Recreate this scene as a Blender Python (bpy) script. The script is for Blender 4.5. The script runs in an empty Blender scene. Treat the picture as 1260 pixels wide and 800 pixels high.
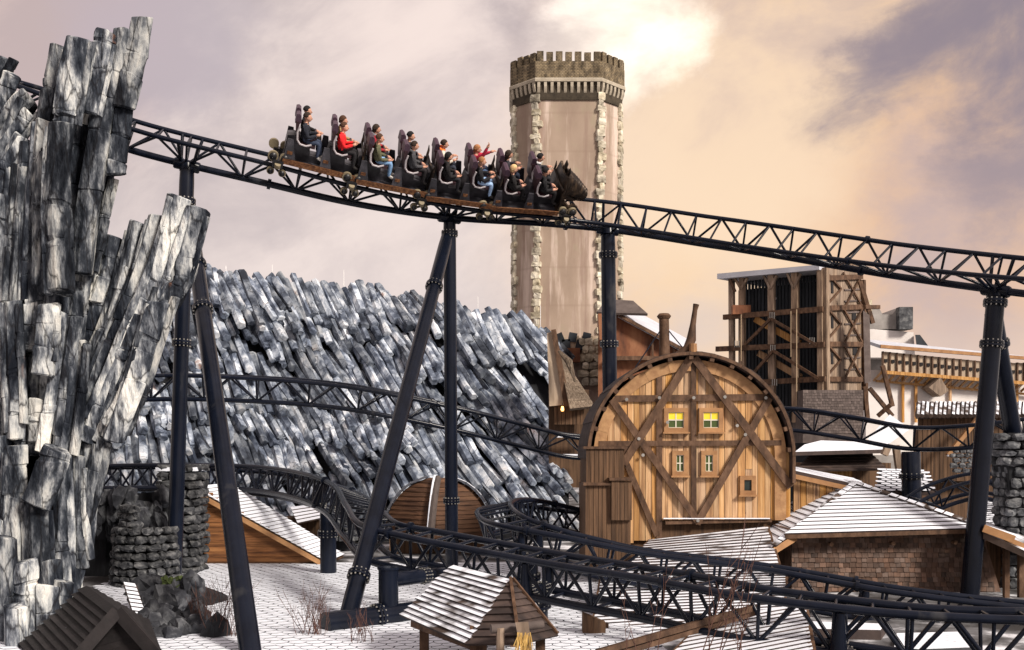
import bpy, bmesh, math, random
from mathutils import Vector as V, Matrix, noise
import numpy as np
random.seed(7)
R = math.radians
scene = bpy.context.scene
COL = scene.collection
# ------------------------------------------------------------------ camera
F, CX, HY, CZ = 1250.0, 630.0, 550.0, 4.8        # focal length in px, centre x, horizon y, eye height
cam = bpy.data.cameras.new('camera'); cam_o = bpy.data.objects.new('camera', cam); COL.objects.link(cam_o)
cam.sensor_width = 36; cam.lens = 36*F/1260; cam.shift_y = (HY-400)/1260
cam.clip_start = 0.2; cam.clip_end = 4000
cam_o.location = (0, 0, CZ); cam_o.rotation_euler = (R(90), 0, 0)
scene.camera = cam_o
def P(x, y, d):                                   # a point of the place: bearing, elevation and distance
    return V(((x-CX)/F*d, d, CZ+(HY-y)/F*d))
# ------------------------------------------------------------------ sky
SUN_AZ, SUN_EL = 134.0, 34.0                      # azimuth clockwise from +Y (camera looks along +Y)
w = bpy.data.worlds.new('World'); scene.world = w; w.use_nodes = True
nt = w.node_tree; N = nt.nodes; L = nt.links; N.clear()
def nd(t, **k):
    n = N.new(t)
    for a, b in k.items(): setattr(n, a, b)
    return n
out = nd('ShaderNodeOutputWorld'); bg = nd('ShaderNodeBackground'); bg.inputs[1].default_value = 0.1
L.new(bg.outputs[0], out.inputs[0])
sky = nd('ShaderNodeTexSky', sky_type='NISHITA', sun_disc=False)
sky.sun_elevation = R(SUN_EL); sky.sun_rotation = R(SUN_AZ)
tc = nd('ShaderNodeTexCoord')
def wnoise(scale, detail, rough, zs, dist=0.0, off=(0, 0, 0), rot=0):     # zs: how far the cloud is drawn out along its streak
    mp = nd('ShaderNodeMapping', vector_type='TEXTURE'); mp.inputs['Scale'].default_value = (zs, 1, 1); mp.inputs['Location'].default_value = off
    mp.inputs['Rotation'].default_value = (0, rot, 0)
    L.new(tc.outputs['Generated'], mp.inputs[0])
    n = nd('ShaderNodeTexNoise'); n.inputs['Scale'].default_value = scale; n.inputs['Detail'].default_value = detail
    n.inputs['Roughness'].default_value = rough; n.inputs['Distortion'].default_value = dist
    L.new(mp.outputs[0], n.inputs[0]); return n
def mth(op, a, b=None, clamp=False):
    n = nd('ShaderNodeMath', operation=op, use_clamp=clamp)
    for i, s in enumerate((a, b)):
        if s is None: continue
        if isinstance(s, (int, float)): n.inputs[i].default_value = s
        else: L.new(s, n.inputs[i])
    return n.outputs[0]
def mr(v, a, b, c=0., d=1.):
    n = nd('ShaderNodeMapRange', interpolation_type='SMOOTHSTEP'); L.new(v, n.inputs[0])
    for i, s in enumerate((a, b, c, d)): n.inputs[i+1].default_value = s
    return n.outputs[0]
def mixc(f, a, b):
    n = nd('ShaderNodeMix', data_type='RGBA')
    if isinstance(f, (int, float)): n.inputs[0].default_value = f
    else: L.new(f, n.inputs[0])
    for i, s in ((6, a), (7, b)):
        if isinstance(s, tuple): n.inputs[i].default_value = (*s, 1)
        else: L.new(s, n.inputs[i])
    return n.outputs[2]
wn = wnoise(4.5, 10, .64, 1.3)                    # warps the cloud banks
sub = nd('ShaderNodeVectorMath', operation='SUBTRACT'); L.new(wn.outputs['Color'], sub.inputs[0]); sub.inputs[1].default_value = (.5, .5, .5)
scl = nd('ShaderNodeVectorMath', operation='SCALE'); L.new(sub.outputs[0], scl.inputs[0]); scl.inputs['Scale'].default_value = .20
addv = nd('ShaderNodeVectorMath', operation='ADD'); L.new(tc.outputs['Generated'], addv.inputs[0]); L.new(scl.outputs[0], addv.inputs[1])
nrm = nd('ShaderNodeVectorMath', operation='NORMALIZE'); L.new(addv.outputs[0], nrm.inputs[0])
def bank(x, y, r0, r1, ax=1.0):                   # a cloud bank round a bearing; r in degrees
    d = V(((x-CX)/F, 1, (HY-y)/F)).normalized()
    dt = nd('ShaderNodeVectorMath', operation='DOT_PRODUCT'); L.new(nrm.outputs[0], dt.inputs[0]); dt.inputs[1].default_value = d
    return mr(dt.outputs['Value'], math.cos(R(r1)), math.cos(R(r0)))
big = wnoise(3.0, 9, .58, 1.9, .35, (3.1, .4, 1.2), -.42); fine = wnoise(9, 10, .62, 1.8, .5, (1, 2, 5.3), -.42)
dens = mth('ADD', mth('MULTIPLY', big.outputs[0], .56), mth('MULTIPLY', fine.outputs[0], .44))
K = 10.0
def k(c, s=1.0): return tuple(K*s*x for x in c)
base = mixc(mr(dens, .40, .60), k((.37, .305, .31)), k((.80, .665, .60)))
sep = nd('ShaderNodeSeparateXYZ'); L.new(tc.outputs['Generated'], sep.inputs[0])
base = mixc(mth('MULTIPLY', mr(sep.outputs[2], .34, .02), .8), base, k((.78, .665, .615)))
hi = mr(dens, .40, .58, .30, 1.0); lo = mr(dens, .60, .44, .15, 1.0)
def layer(b, m, c, amt=1.0): return mixc(mth('MULTIPLY', m, amt), b, k(c))
c = layer(base, mth('MULTIPLY', bank(1030, 240, 6, 21), hi), (.80, .525, .29), .95)
c = layer(c, mth('MULTIPLY', bank(1200, 330, 3, 13), hi), (.76, .475, .29), .75)
c = layer(c, mth('MULTIPLY', bank(1180, 270, 2, 10), lo), (.42, .32, .34), .6)
c = layer(c, mth('MULTIPLY', bank(880, 170, 2, 10), hi), (.90, .74, .58), .5)
c = layer(c, mth('MULTIPLY', bank(900, 40, 2, 8), lo), (.62, .46, .38), .6)
c = layer(c, mth('MULTIPLY', bank(30, 10, 2, 9), hi), (.75, .47, .37), .7)
c = layer(c, mth('MULTIPLY', bank(200, 45, 1, 6), lo), (.42, .36, .43), .5)
c = layer(c, bank(260, 150, 6, 24), (.62, .54, .54), .2)
c = layer(c, mth('MULTIPLY', bank(420, 80, 3, 12), lo), (.52, .44, .44), .4)
c = layer(c, mth('MULTIPLY', bank(545, 60, 1, 8), hi), (.84, .70, .64), .6)
for x, y, r in ((1010, 132, 2.0), (1045, 112, 2.6), (1085, 95, 3.0), (1125, 72, 3.2), (1165, 45, 3.6), (1210, 22, 4.2), (1260, 5, 4.5), (1200, 130, 3.0), (1235, 115, 3.2), (1270, 100, 3.6), (1270, 200, 4.5)):
    c = layer(c, mth('MULTIPLY', bank(x, y, .2, r), lo), (.245, .20, .235), .66)
c = layer(c, mth('MULTIPLY', bank(780, 12, .5, 4.8), hi), (1.35, 1.2, 1.0), .95)
c = layer(c, mth('MULTIPLY', bank(715, 40, .4, 3.4), hi), (1.15, 1.0, .9), .7)
final = mixc(.05, c, sky.outputs[0])
L.new(final, bg.inputs[0])
# ------------------------------------------------------------------ sun and exposure
sd = bpy.data.lights.new('sun', 'SUN'); sd.energy = 4.2; sd.angle = R(12); sd.color = (1, .91, .80)
so = bpy.data.objects.new('sun', sd); COL.objects.link(so)
so.rotation_euler = (R(90-SUN_EL), 0, R(180-SUN_AZ))
# lamp shines along its -Z; aim it from the sun's direction
sdir = V((math.sin(R(SUN_AZ))*math.cos(R(SUN_EL)), math.cos(R(SUN_AZ))*math.cos(R(SUN_EL)), math.sin(R(SUN_EL))))
so.rotation_euler = sdir.to_track_quat('Z', 'Y').to_euler(); so.location = sdir*200
scene.render.engine = 'CYCLES'
vs = scene.view_settings; vs.view_transform = 'Standard'; vs.look = 'None'; vs.gamma = 1; vs.use_curve_mapping = False
vs.exposure = 0.27
# ------------------------------------------------------------------ materials
def mat(name, cols, scale=3., stretch=(1, 1, 1), rough=.8, bump=.25, var=.2, snow=0., metal=0., detail=6., bscale=None, spec=.3, nrough=.6, hue=0., snow_sc=2.5, bdist=.03, stain=None, crack=None, fine=0.):
    m = bpy.data.materials.new(name); m.use_nodes = True
    n = m.node_tree.nodes; l = m.node_tree.links
    b = n['Principled BSDF']; b.inputs['Roughness'].default_value = rough; b.inputs['Metallic'].default_value = metal
    b.inputs['Specular IOR Level'].default_value = spec
    t = n.new('ShaderNodeTexCoord'); oi = n.new('ShaderNodeObjectInfo'); ge = n.new('ShaderNodeNewGeometry')
    ad = n.new('ShaderNodeMath'); ad.operation = 'ADD'; l.new(oi.outputs['Random'], ad.inputs[0]); l.new(ge.outputs['Random Per Island'], ad.inputs[1])
    fr = n.new('ShaderNodeMath'); fr.operation = 'FRACT'; l.new(ad.outputs[0], fr.inputs[0])
    of = n.new('ShaderNodeVectorMath'); of.operation = 'ADD'; l.new(t.outputs['Object'], of.inputs[0])
    ml = n.new('ShaderNodeMath'); ml.operation = 'MULTIPLY'; l.new(fr.outputs[0], ml.inputs[0]); ml.inputs[1].default_value = 37.
    l.new(ml.outputs[0], of.inputs[1])
    mp = n.new('ShaderNodeMapping'); mp.inputs['Scale'].default_value = stretch; l.new(of.outputs[0], mp.inputs[0])
    nz = n.new('ShaderNodeTexNoise'); nz.inputs['Scale'].default_value = scale; nz.inputs['Detail'].default_value = detail; nz.inputs['Roughness'].default_value = nrough
    l.new(mp.outputs[0], nz.inputs[0])
    if len(cols) == 1: cols = [(0., cols[0]), (1., cols[0])]
    elif not isinstance(cols[0][1], tuple): cols = [(.3+.4*i/(len(cols)-1), q) for i, q in enumerate(cols)]
    rp = n.new('ShaderNodeValToRGB'); e = rp.color_ramp.elements
    while len(e) < len(cols): e.new(.5)
    for i, (p, q) in enumerate(cols): e[i].position = p; e[i].color = (*q, 1)
    l.new(nz.outputs[0], rp.inputs[0]); c = rp.outputs[0]
    if fine:                                               # fine mottling over the broad patches
        nf_ = n.new('ShaderNodeTexNoise'); nf_.inputs['Scale'].default_value = scale*5; nf_.inputs['Detail'].default_value = 8; nf_.inputs['Roughness'].default_value = .7; l.new(mp.outputs[0], nf_.inputs[0])
        ma = n.new('ShaderNodeMath'); ma.operation = 'MULTIPLY_ADD'; l.new(nf_.outputs[0], ma.inputs[0]); ma.inputs[1].default_value = fine; ma.inputs[2].default_value = -.5*fine
        mb_ = n.new('ShaderNodeMath'); mb_.operation = 'ADD'; l.new(nz.outputs[0], mb_.inputs[0]); l.new(ma.outputs[0], mb_.inputs[1]); l.new(mb_.outputs[0], rp.inputs[0])
    if crack:
        vo = n.new('ShaderNodeTexVoronoi'); vo.feature = 'DISTANCE_TO_EDGE'; vo.inputs['Scale'].default_value = crack[0]
        vd = n.new('ShaderNodeVectorMath'); vd.operation = 'MULTIPLY_ADD'; l.new(nz.outputs['Color'], vd.inputs[0]); vd.inputs[1].default_value = (.8, .8, .8); l.new(mp.outputs[0], vd.inputs[2]); l.new(vd.outputs[0], vo.inputs['Vector'])
        cr_ = n.new('ShaderNodeMapRange'); cr_.inputs[1].default_value = 0.; cr_.inputs[2].default_value = crack[1]; cr_.inputs[3].default_value = .85; cr_.inputs[4].default_value = 0.; l.new(vo.outputs['Distance'], cr_.inputs[0])
        mx = n.new('ShaderNodeMix'); mx.data_type = 'RGBA'; l.new(cr_.outputs[0], mx.inputs[0]); l.new(c, mx.inputs[6]); mx.inputs[7].default_value = (.012, .012, .015, 1); c = mx.outputs[2]
    if stain:
        n2 = n.new('ShaderNodeTexNoise'); n2.inputs['Scale'].default_value = stain[1]; n2.inputs['Detail'].default_value = 4; l.new(mp.outputs[0], n2.inputs[0])
        r2 = n.new('ShaderNodeMapRange'); r2.inputs[1].default_value = stain[2]; r2.inputs[2].default_value = stain[2]+.1; l.new(n2.outputs[0], r2.inputs[0])
        mx = n.new('ShaderNodeMix'); mx.data_type = 'RGBA'; l.new(r2.outputs[0], mx.inputs[0]); l.new(c, mx.inputs[6]); mx.inputs[7].default_value = (*stain[0], 1); c = mx.outputs[2]
    if var or hue:
        hs = n.new('ShaderNodeHueSaturation'); l.new(c, hs.inputs['Color'])
        r3 = n.new('ShaderNodeMapRange'); l.new(fr.outputs[0], r3.inputs[0]); r3.inputs[3].default_value = 1-var; r3.inputs[4].default_value = 1+var
        l.new(r3.outputs[0], hs.inputs['Value'])
        if hue:
            h7 = n.new('ShaderNodeMath'); h7.operation = 'MULTIPLY'; l.new(fr.outputs[0], h7.inputs[0]); h7.inputs[1].default_value = 7.31
            h8 = n.new('ShaderNodeMath'); h8.operation = 'FRACT'; l.new(h7.outputs[0], h8.inputs[0])
            r4 = n.new('ShaderNodeMapRange'); l.new(h8.outputs[0], r4.inputs[0]); r4.inputs[3].default_value = 1-hue*8; r4.inputs[4].default_value = 1+hue*4
            l.new(r4.outputs[0], hs.inputs['Saturation'])
        c = hs.outputs[0]
    if snow:
        sx = n.new('ShaderNodeSeparateXYZ'); l.new(ge.outputs['Normal'], sx.inputs[0])
        sn = n.new('ShaderNodeTexNoise'); sn.inputs['Scale'].default_value = snow_sc; sn.inputs['Detail'].default_value = 5; l.new(of.outputs[0], sn.inputs[0])
        s1 = n.new('ShaderNodeMath'); s1.operation = 'ADD'; l.new(sx.outputs[2], s1.inputs[0]); l.new(sn.outputs[0], s1.inputs[1])
        s2 = n.new('ShaderNodeMapRange'); l.new(s1.outputs[0], s2.inputs[0]); s2.inputs[1].default_value = 1.75-snow; s2.inputs[2].default_value = 1.92-snow
        mx = n.new('ShaderNodeMix'); mx.data_type = 'RGBA'; l.new(s2.outputs[0], mx.inputs[0]); l.new(c, mx.inputs[6]); mx.inputs[7].default_value = (.82, .86, .95, 1); c = mx.outputs[2]
    l.new(c, b.inputs['Base Color'])
    if bump:
        bn = n.new('ShaderNodeTexNoise'); bn.inputs['Scale'].default_value = bscale or scale*3; bn.inputs['Detail'].default_value = 5; l.new(mp.outputs[0], bn.inputs[0])
        bm_ = n.new('ShaderNodeBump'); bm_.inputs['Strength'].default_value = bump; bm_.inputs['Distance'].default_value = bdist; l.new(bn.outputs[0], bm_.inputs['Height']); l.new(bm_.outputs[0], b.inputs['Normal'])
    return m
M = {}
M['basalt'] = mat('basalt', [(.36, (.006, .008, .013)), (.455, (.034, .040, .052)), (.515, (.15, .163, .185)), (.575, (.42, .435, .44)), (.67, (.70, .69, .65))], .9, (1.6, 1.6, .5), .92, .9, .30, spec=.12, snow=.05, nrough=.6, detail=10, bscale=7, bdist=.09, stain=((.28, .11, .04), .6, .70), crack=(.9, .035), fine=.28)
M['basalt_core'] = mat('basalt_core', [(.004, .0045, .006), (.022, .023, .028)], 1.5, (2, 2, .5), .9, .5, .1)  # near-black rock: shade of crevices and grotto is put into the colour
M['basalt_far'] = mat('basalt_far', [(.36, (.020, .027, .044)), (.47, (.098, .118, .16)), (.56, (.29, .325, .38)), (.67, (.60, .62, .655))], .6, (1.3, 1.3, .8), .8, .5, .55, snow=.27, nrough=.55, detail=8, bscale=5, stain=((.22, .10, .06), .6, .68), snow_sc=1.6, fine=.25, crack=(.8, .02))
M['steel'] = mat('painted_steel', [(.0038, .0054, .011), (.007, .010, .020)], 2.2, (1, 1, .4), .24, .05, .2, spec=.2, stain=((.03, .031, .036), 1.4, .64))
M['steel_pale'] = mat('galvanised_bolt', [(.35, .34, .32)], 3, rough=.4, bump=0, var=.2, metal=.6)  # pale grey metal for bolts and straps
M['tower'] = None
M['quoin'] = mat('quoin_stone', [(.10, .08, .055), (.46, .41, .31), (.74, .69, .57)], .9, (1, 1, 1), .9, .6, .25, hue=.03, bscale=5, bdist=.1)
M['crown_stone'] = mat('crown_stone', [(.04, .030, .019), (.17, .132, .085), (.34, .27, .175)], 1.1, (1, 1, .5), .9, .6, .2, bscale=4, bdist=.1)
M['crown_pale'] = mat('crown_pale_stone', [(.30, .26, .20), (.50, .44, .35)], .9, rough=.9, bump=.4, var=.12, bdist=.1)
M['void_shade'] = mat('recess_shade', [(.015, .014, .016), (.03, .027, .028)], 1, rough=.95, bump=0, var=0)  # near-black colour stands for the shade inside slots, hatches and peepholes
M['plank'] = mat('barn_plank', [(.23, .11, .042), (.47, .255, .10), (.63, .40, .19)], 1.3, (6, 6, .35), .75, .35, .22, hue=.03, stain=((.12, .06, .03), 1.2, .62), bscale=6)
M['plank_band'] = mat('barn_arch_timber', [(.26, .135, .065), (.46, .27, .13)], 1.6, (2, 2, 2), .75, .3, .1)
M['beam'] = mat('dark_beam', [(.036, .019, .011), (.092, .049, .028), (.16, .092, .056)], 2., (2, 2, 1), .7, .4, .15, bscale=7)
M['annex'] = mat('annex_plank', [(.035, .020, .013), (.10, .056, .031), (.165, .093, .052)], 1.6, (6, 6, .3), .8, .35, .2)
M['siding'] = mat('shed_siding', [(.07, .028, .012), (.19, .078, .028), (.29, .135, .05)], 1.6, (.5, .5, 5), .7, .35, .2)
M['hull_wood'] = mat('hull_board', [(.04, .019, .011), (.095, .045, .024), (.145, .075, .04)], 1.6, (.5, .5, 5), .75, .35, .2)
M['rough_wood'] = mat('weathered_wood', [(.10, .07, .05), (.24, .17, .12), (.38, .28, .20)], 1.2, (3, 3, .5), .8, .35, .2, hue=.02)
M['pale_wood'] = mat('pale_wood', [(.32, .24, .17), (.52, .42, .32)], 1.2, (3, 3, .5), .8, .3, .12)
M['roof_black'] = mat('shaded_shingle', [(.008, .007, .008), (.022, .018, .019)], 2., rough=.7, bump=.4, var=.3, snow=.10, snow_sc=3.)  # near-black: the shadow over the lower-left hut is put into the colour
M['roof_dark'] = mat('roof_board', [(.02, .015, .015), (.052, .036, .032), (.09, .062, .052)], 2., (1, 1, 1), .8, .4, .25, snow=.02, snow_sc=4)
M['roof_snow'] = mat('snowy_roof_board', [(.05, .038, .038), (.10, .072, .065)], 2, (1, 1, 1), .8, .3, .2, snow=.72, snow_sc=1.1)
M['roof_half'] = mat('half_snowed_roof_board', [(.03, .022, .02), (.065, .046, .038), (.11, .076, .06)], 2, (1, 1, 1), .8, .3, .25, snow=.44, snow_sc=1.1)
M['shingle'] = mat('brown_shingle', [(.055, .034, .026), (.11, .068, .05), (.17, .11, .085)], 2.2, (1, 1, 1), .85, .3, .38, hue=.03)
M['shingle_grey'] = mat('grey_brown_shingle', [(.08, .062, .058), (.15, .12, .11)], 2., rough=.85, bump=.3, var=.3)
M['slate'] = mat('snowed_slate', [(.04, .042, .055), (.10, .105, .125)], 2, rough=.7, bump=.25, var=.3, snow=.71, snow_sc=.8)
M['slate_thin'] = mat('thinly_snowed_slate', [(.03, .032, .04), (.09, .09, .10)], 2, rough=.7, bump=.25, var=.3, snow=.52, snow_sc=3.5)
M['snow'] = mat('snow', [(.76, .80, .90), (.86, .89, .96)], 1.5, rough=.9, bump=.4, var=0, bscale=6)
M['ground'] = mat('snowy_ground', [(.42, (.035, .032, .032)), (.54, (.16, .16, .17)), (.64, (.74, .75, .80))], .5, rough=.95, bump=.5, var=0, bscale=5)
M['stone'] = mat('wall_stone', [(.018, .019, .024), (.085, .09, .10), (.24, .245, .25)], 1.8, rough=.9, bump=.6, var=.4, snow=.10, hue=.02, bscale=6)
M['stone_dark'] = mat('dark_wall_stone', [(.010, .011, .014), (.045, .047, .052), (.15, .152, .155)], 1.8, rough=.9, bump=.6, var=.45, snow=.12, hue=.02, bscale=6)
M['rock'] = mat('mound_rock', [(.006, .007, .010), (.028, .030, .037), (.12, .125, .135)], 1.3, rough=.85, bump=.7, var=.3, snow=.16, bscale=6)
M['castle'] = mat('castle_stone', [(.20, .185, .175), (.36, .34, .325)], .8, rough=.95, bump=.3, var=.12)
M['castle_wall'] = mat('rendered_wall', [(.33, .25, .21), (.48, .38, .33), (.56, .46, .40)], .5, (1, 1, .4), .95, .3, .05, bscale=3)
M['white_wall'] = mat('white_render', [(.62, .58, .56), (.74, .70, .68)], .5, rough=.95, bump=.15, var=.03)
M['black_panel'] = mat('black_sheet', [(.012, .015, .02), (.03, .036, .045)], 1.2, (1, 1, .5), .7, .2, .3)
M['grey_roof'] = mat('pale_sheet_roof', [(.45, .46, .52), (.58, .60, .66)], .6, rough=.6, bump=.1, var=.03, snow=.2)
M['straw'] = mat('thatch', [(.07, .05, .035), (.22, .165, .12), (.42, .34, .26)], 3, (5, 5, 1), .95, .9, .3, bdist=.15)
M['yellow_straw'] = mat('yellow_straw', [(.30, .17, .05), (.62, .42, .14)], 4, rough=.9, bump=.3, var=.3)
M['rust_metal'] = mat('rusty_sheet', [(.09, .035, .02), (.22, .085, .04), (.32, .15, .075)], 1.5, (1, 1, .4), .7, .2, .1)
M['frame_wood'] = mat('window_surround', [(.25, .125, .055), (.42, .23, .105)], 2, rough=.7, bump=.2, var=.1)
def plain(name, c, rough=.5, metal=0, var=.1, spec=.4, emit=None, es=1.):
    m = mat(name, [c, tuple(x*1.25 for x in c)], 6, rough=rough, bump=.08, var=var, metal=metal, spec=spec)
    if emit:
        b = m.node_tree.nodes['Principled BSDF']; b.inputs['Emission Color'].default_value = (*emit, 1); b.inputs['Emission Strength'].default_value = es
    return m
M['glass_yellow'] = plain('lit_yellow_pane', (.60, .42, .03), .25, emit=(.75, .55, .04), es=.35)
M['glass_green'] = plain('dark_green_pane', (.05, .075, .02), .12)
M['glass_dark'] = plain('dark_pane', (.02, .03, .028), .1)
M['pane_bar'] = plain('pale_glazing_bar', (.55, .52, .42), .6)
M['lamp'] = plain('lit_lantern', (.8, .4, .1), .4, emit=(1., .45, .12), es=4.)
M['seat'] = plain('maroon_seat_shell', (.030, .012, .016), .45)
M['headrest'] = plain('purple_headrest', (.055, .030, .048), .5)
M['white_bar'] = plain('pale_bar', (.42, .39, .41), .35)
M['hull'] = mat('car_hull', [(.012, .012, .016), (.035, .034, .042), (.085, .082, .10)], 2.4, rough=.4, bump=.2, var=.1, spec=.5)
M['trim'] = mat('bronze_trim', [(.05, .022, .014), (.16, .068, .03), (.30, .15, .07)], 9, rough=.5, bump=.6, var=.1, metal=.3, bscale=30)
M['bronze'] = mat('bronze_armour', [(.008, .006, .006), (.030, .021, .016), (.10, .066, .042)], 3, rough=.38, bump=.4, var=.25, metal=.5, bscale=14)
M['tyre'] = plain('cream_wheel', (.20, .165, .105), .6)
M['hub'] = plain('black_bogie', (.012, .012, .014), .4)
M['skin'] = plain('skin', (.50, .27, .19), .6, var=.06)
M['wicker'] = M['trim']
M['twig'] = mat('bare_twig', [(.05, .028, .024), (.13, .06, .045)], 6, rough=.8, bump=0, var=.3)
M['moss'] = mat('moss', [(.03, .045, .012), (.07, .09, .03)], 6, rough=.95, bump=.3, var=.3)
M['rod'] = plain('white_rod', (.75, .74, .74), .5)
M['rope'] = plain('rope', (.35, .26, .17), .9)
M['red'] = plain('red_crate', (.45, .09, .04), .7)
_c = {}
def cloth(c):
    if c not in _c: _c[c] = mat('cloth', [c, tuple(x*1.6 for x in c)], 14, rough=.9, bump=.4, var=.05)
    return _c[c]
# tower render: panel joints and pale weather streaks
def tower_mat():
    m = mat('tower_render', [(.26, .195, .15), (.335, .255, .198), (.40, .31, .245)], .16, (1, 1, .5), .95, .25, 0, bscale=2.)
    n = m.node_tree.nodes; l = m.node_tree.links; b = n['Principled BSDF']
    src = b.inputs['Base Color'].links[0].from_socket
    t = n.new('ShaderNodeTexCoord')
    def nz(sc, st, a, bb):
        mp = n.new('ShaderNodeMapping'); mp.inputs['Scale'].default_value = st; l.new(t.outputs['Object'], mp.inputs[0])
        z = n.new('ShaderNodeTexNoise'); z.inputs['Scale'].default_value = sc; z.inputs['Detail'].default_value = 6; z.inputs['Roughness'].default_value = .65; l.new(mp.outputs[0], z.inputs[0])
        r = n.new('ShaderNodeMapRange'); r.inputs[1].default_value = a; r.inputs[2].default_value = bb; l.new(z.outputs[0], r.inputs[0]); return r.outputs[0]
    def mx(f, a, col):
        q = n.new('ShaderNodeMix'); q.data_type = 'RGBA'; l.new(f, q.inputs[0]); l.new(a, q.inputs[6]); q.inputs[7].default_value = (*col, 1); return q.outputs[2]
    def sc(a, f):
        q = n.new('ShaderNodeMath'); q.operation = 'MULTIPLY'; l.new(a, q.inputs[0]); q.inputs[1].default_value = f; return q.outputs[0]
    c = mx(sc(nz(.5, (1, 1, .10), .50, .64), .75), src, (.66, .54, .47))
    c = mx(sc(nz(.7, (1, 1, .07), .54, .70), .7), c, (.24, .16, .13))
    c = mx(sc(nz(.35, (1, 1, .6), .58, .70), .4), c, (.33, .30, .20))
    wv = n.new('ShaderNodeTexWave'); wv.wave_type = 'BANDS'; wv.bands_direction = 'Z'; wv.inputs['Scale'].default_value = .055; wv.inputs['Distortion'].default_value = .15
    l.new(t.outputs['Object'], wv.inputs[0])
    r = n.new('ShaderNodeMapRange'); r.inputs[1].default_value = .985; r.inputs[2].default_value = 1.; l.new(wv.outputs['Fac'], r.inputs[0])
    c = mx(sc(r.outputs[0], .22), c, (.24, .17, .13))
    l.new(c, b.inputs['Base Color']); return m
M['tower'] = tower_mat()
M['crown_dark'] = mat('corbel_shade_stone', [(.025, .020, .014), (.07, .055, .038)], 1.1, rough=.9, bump=.4, var=.1)  # crown stone darkened: shade between the corbels is put into its colour
def coursed(m, sc, dark):                         # ashlar courses with recessed joints
    n = m.node_tree.nodes; l = m.node_tree.links; b = n['Principled BSDF']; src = b.inputs['Base Color'].links[0].from_socket
    t = n.new('ShaderNodeTexCoord'); sx = n.new('ShaderNodeSeparateXYZ'); l.new(t.outputs['Object'], sx.inputs[0])
    ad = n.new('ShaderNodeMath'); ad.operation = 'MULTIPLY_ADD'; l.new(sx.outputs[1], ad.inputs[0]); ad.inputs[1].default_value = .71; l.new(sx.outputs[0], ad.inputs[2])
    cx = n.new('ShaderNodeCombineXYZ'); l.new(ad.outputs[0], cx.inputs[0]); l.new(sx.outputs[2], cx.inputs[1])
    br = n.new('ShaderNodeTexBrick'); br.inputs['Scale'].default_value = sc; br.inputs['Mortar Size'].default_value = .035; br.inputs['Color1'].default_value = (1.15, 1.12, 1.05, 1); br.inputs['Color2'].default_value = (.72, .72, .74, 1); br.inputs['Mortar'].default_value = (dark, dark, dark, 1)
    l.new(cx.outputs[0], br.inputs[0]); mx = n.new('ShaderNodeMix'); mx.data_type = 'RGBA'; mx.blend_type = 'MULTIPLY'; mx.inputs[0].default_value = 1; l.new(src, mx.inputs[6]); l.new(br.outputs[0], mx.inputs[7]); l.new(mx.outputs[2], b.inputs['Base Color'])
coursed(M['crown_stone'], 1.1, .35)
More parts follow.
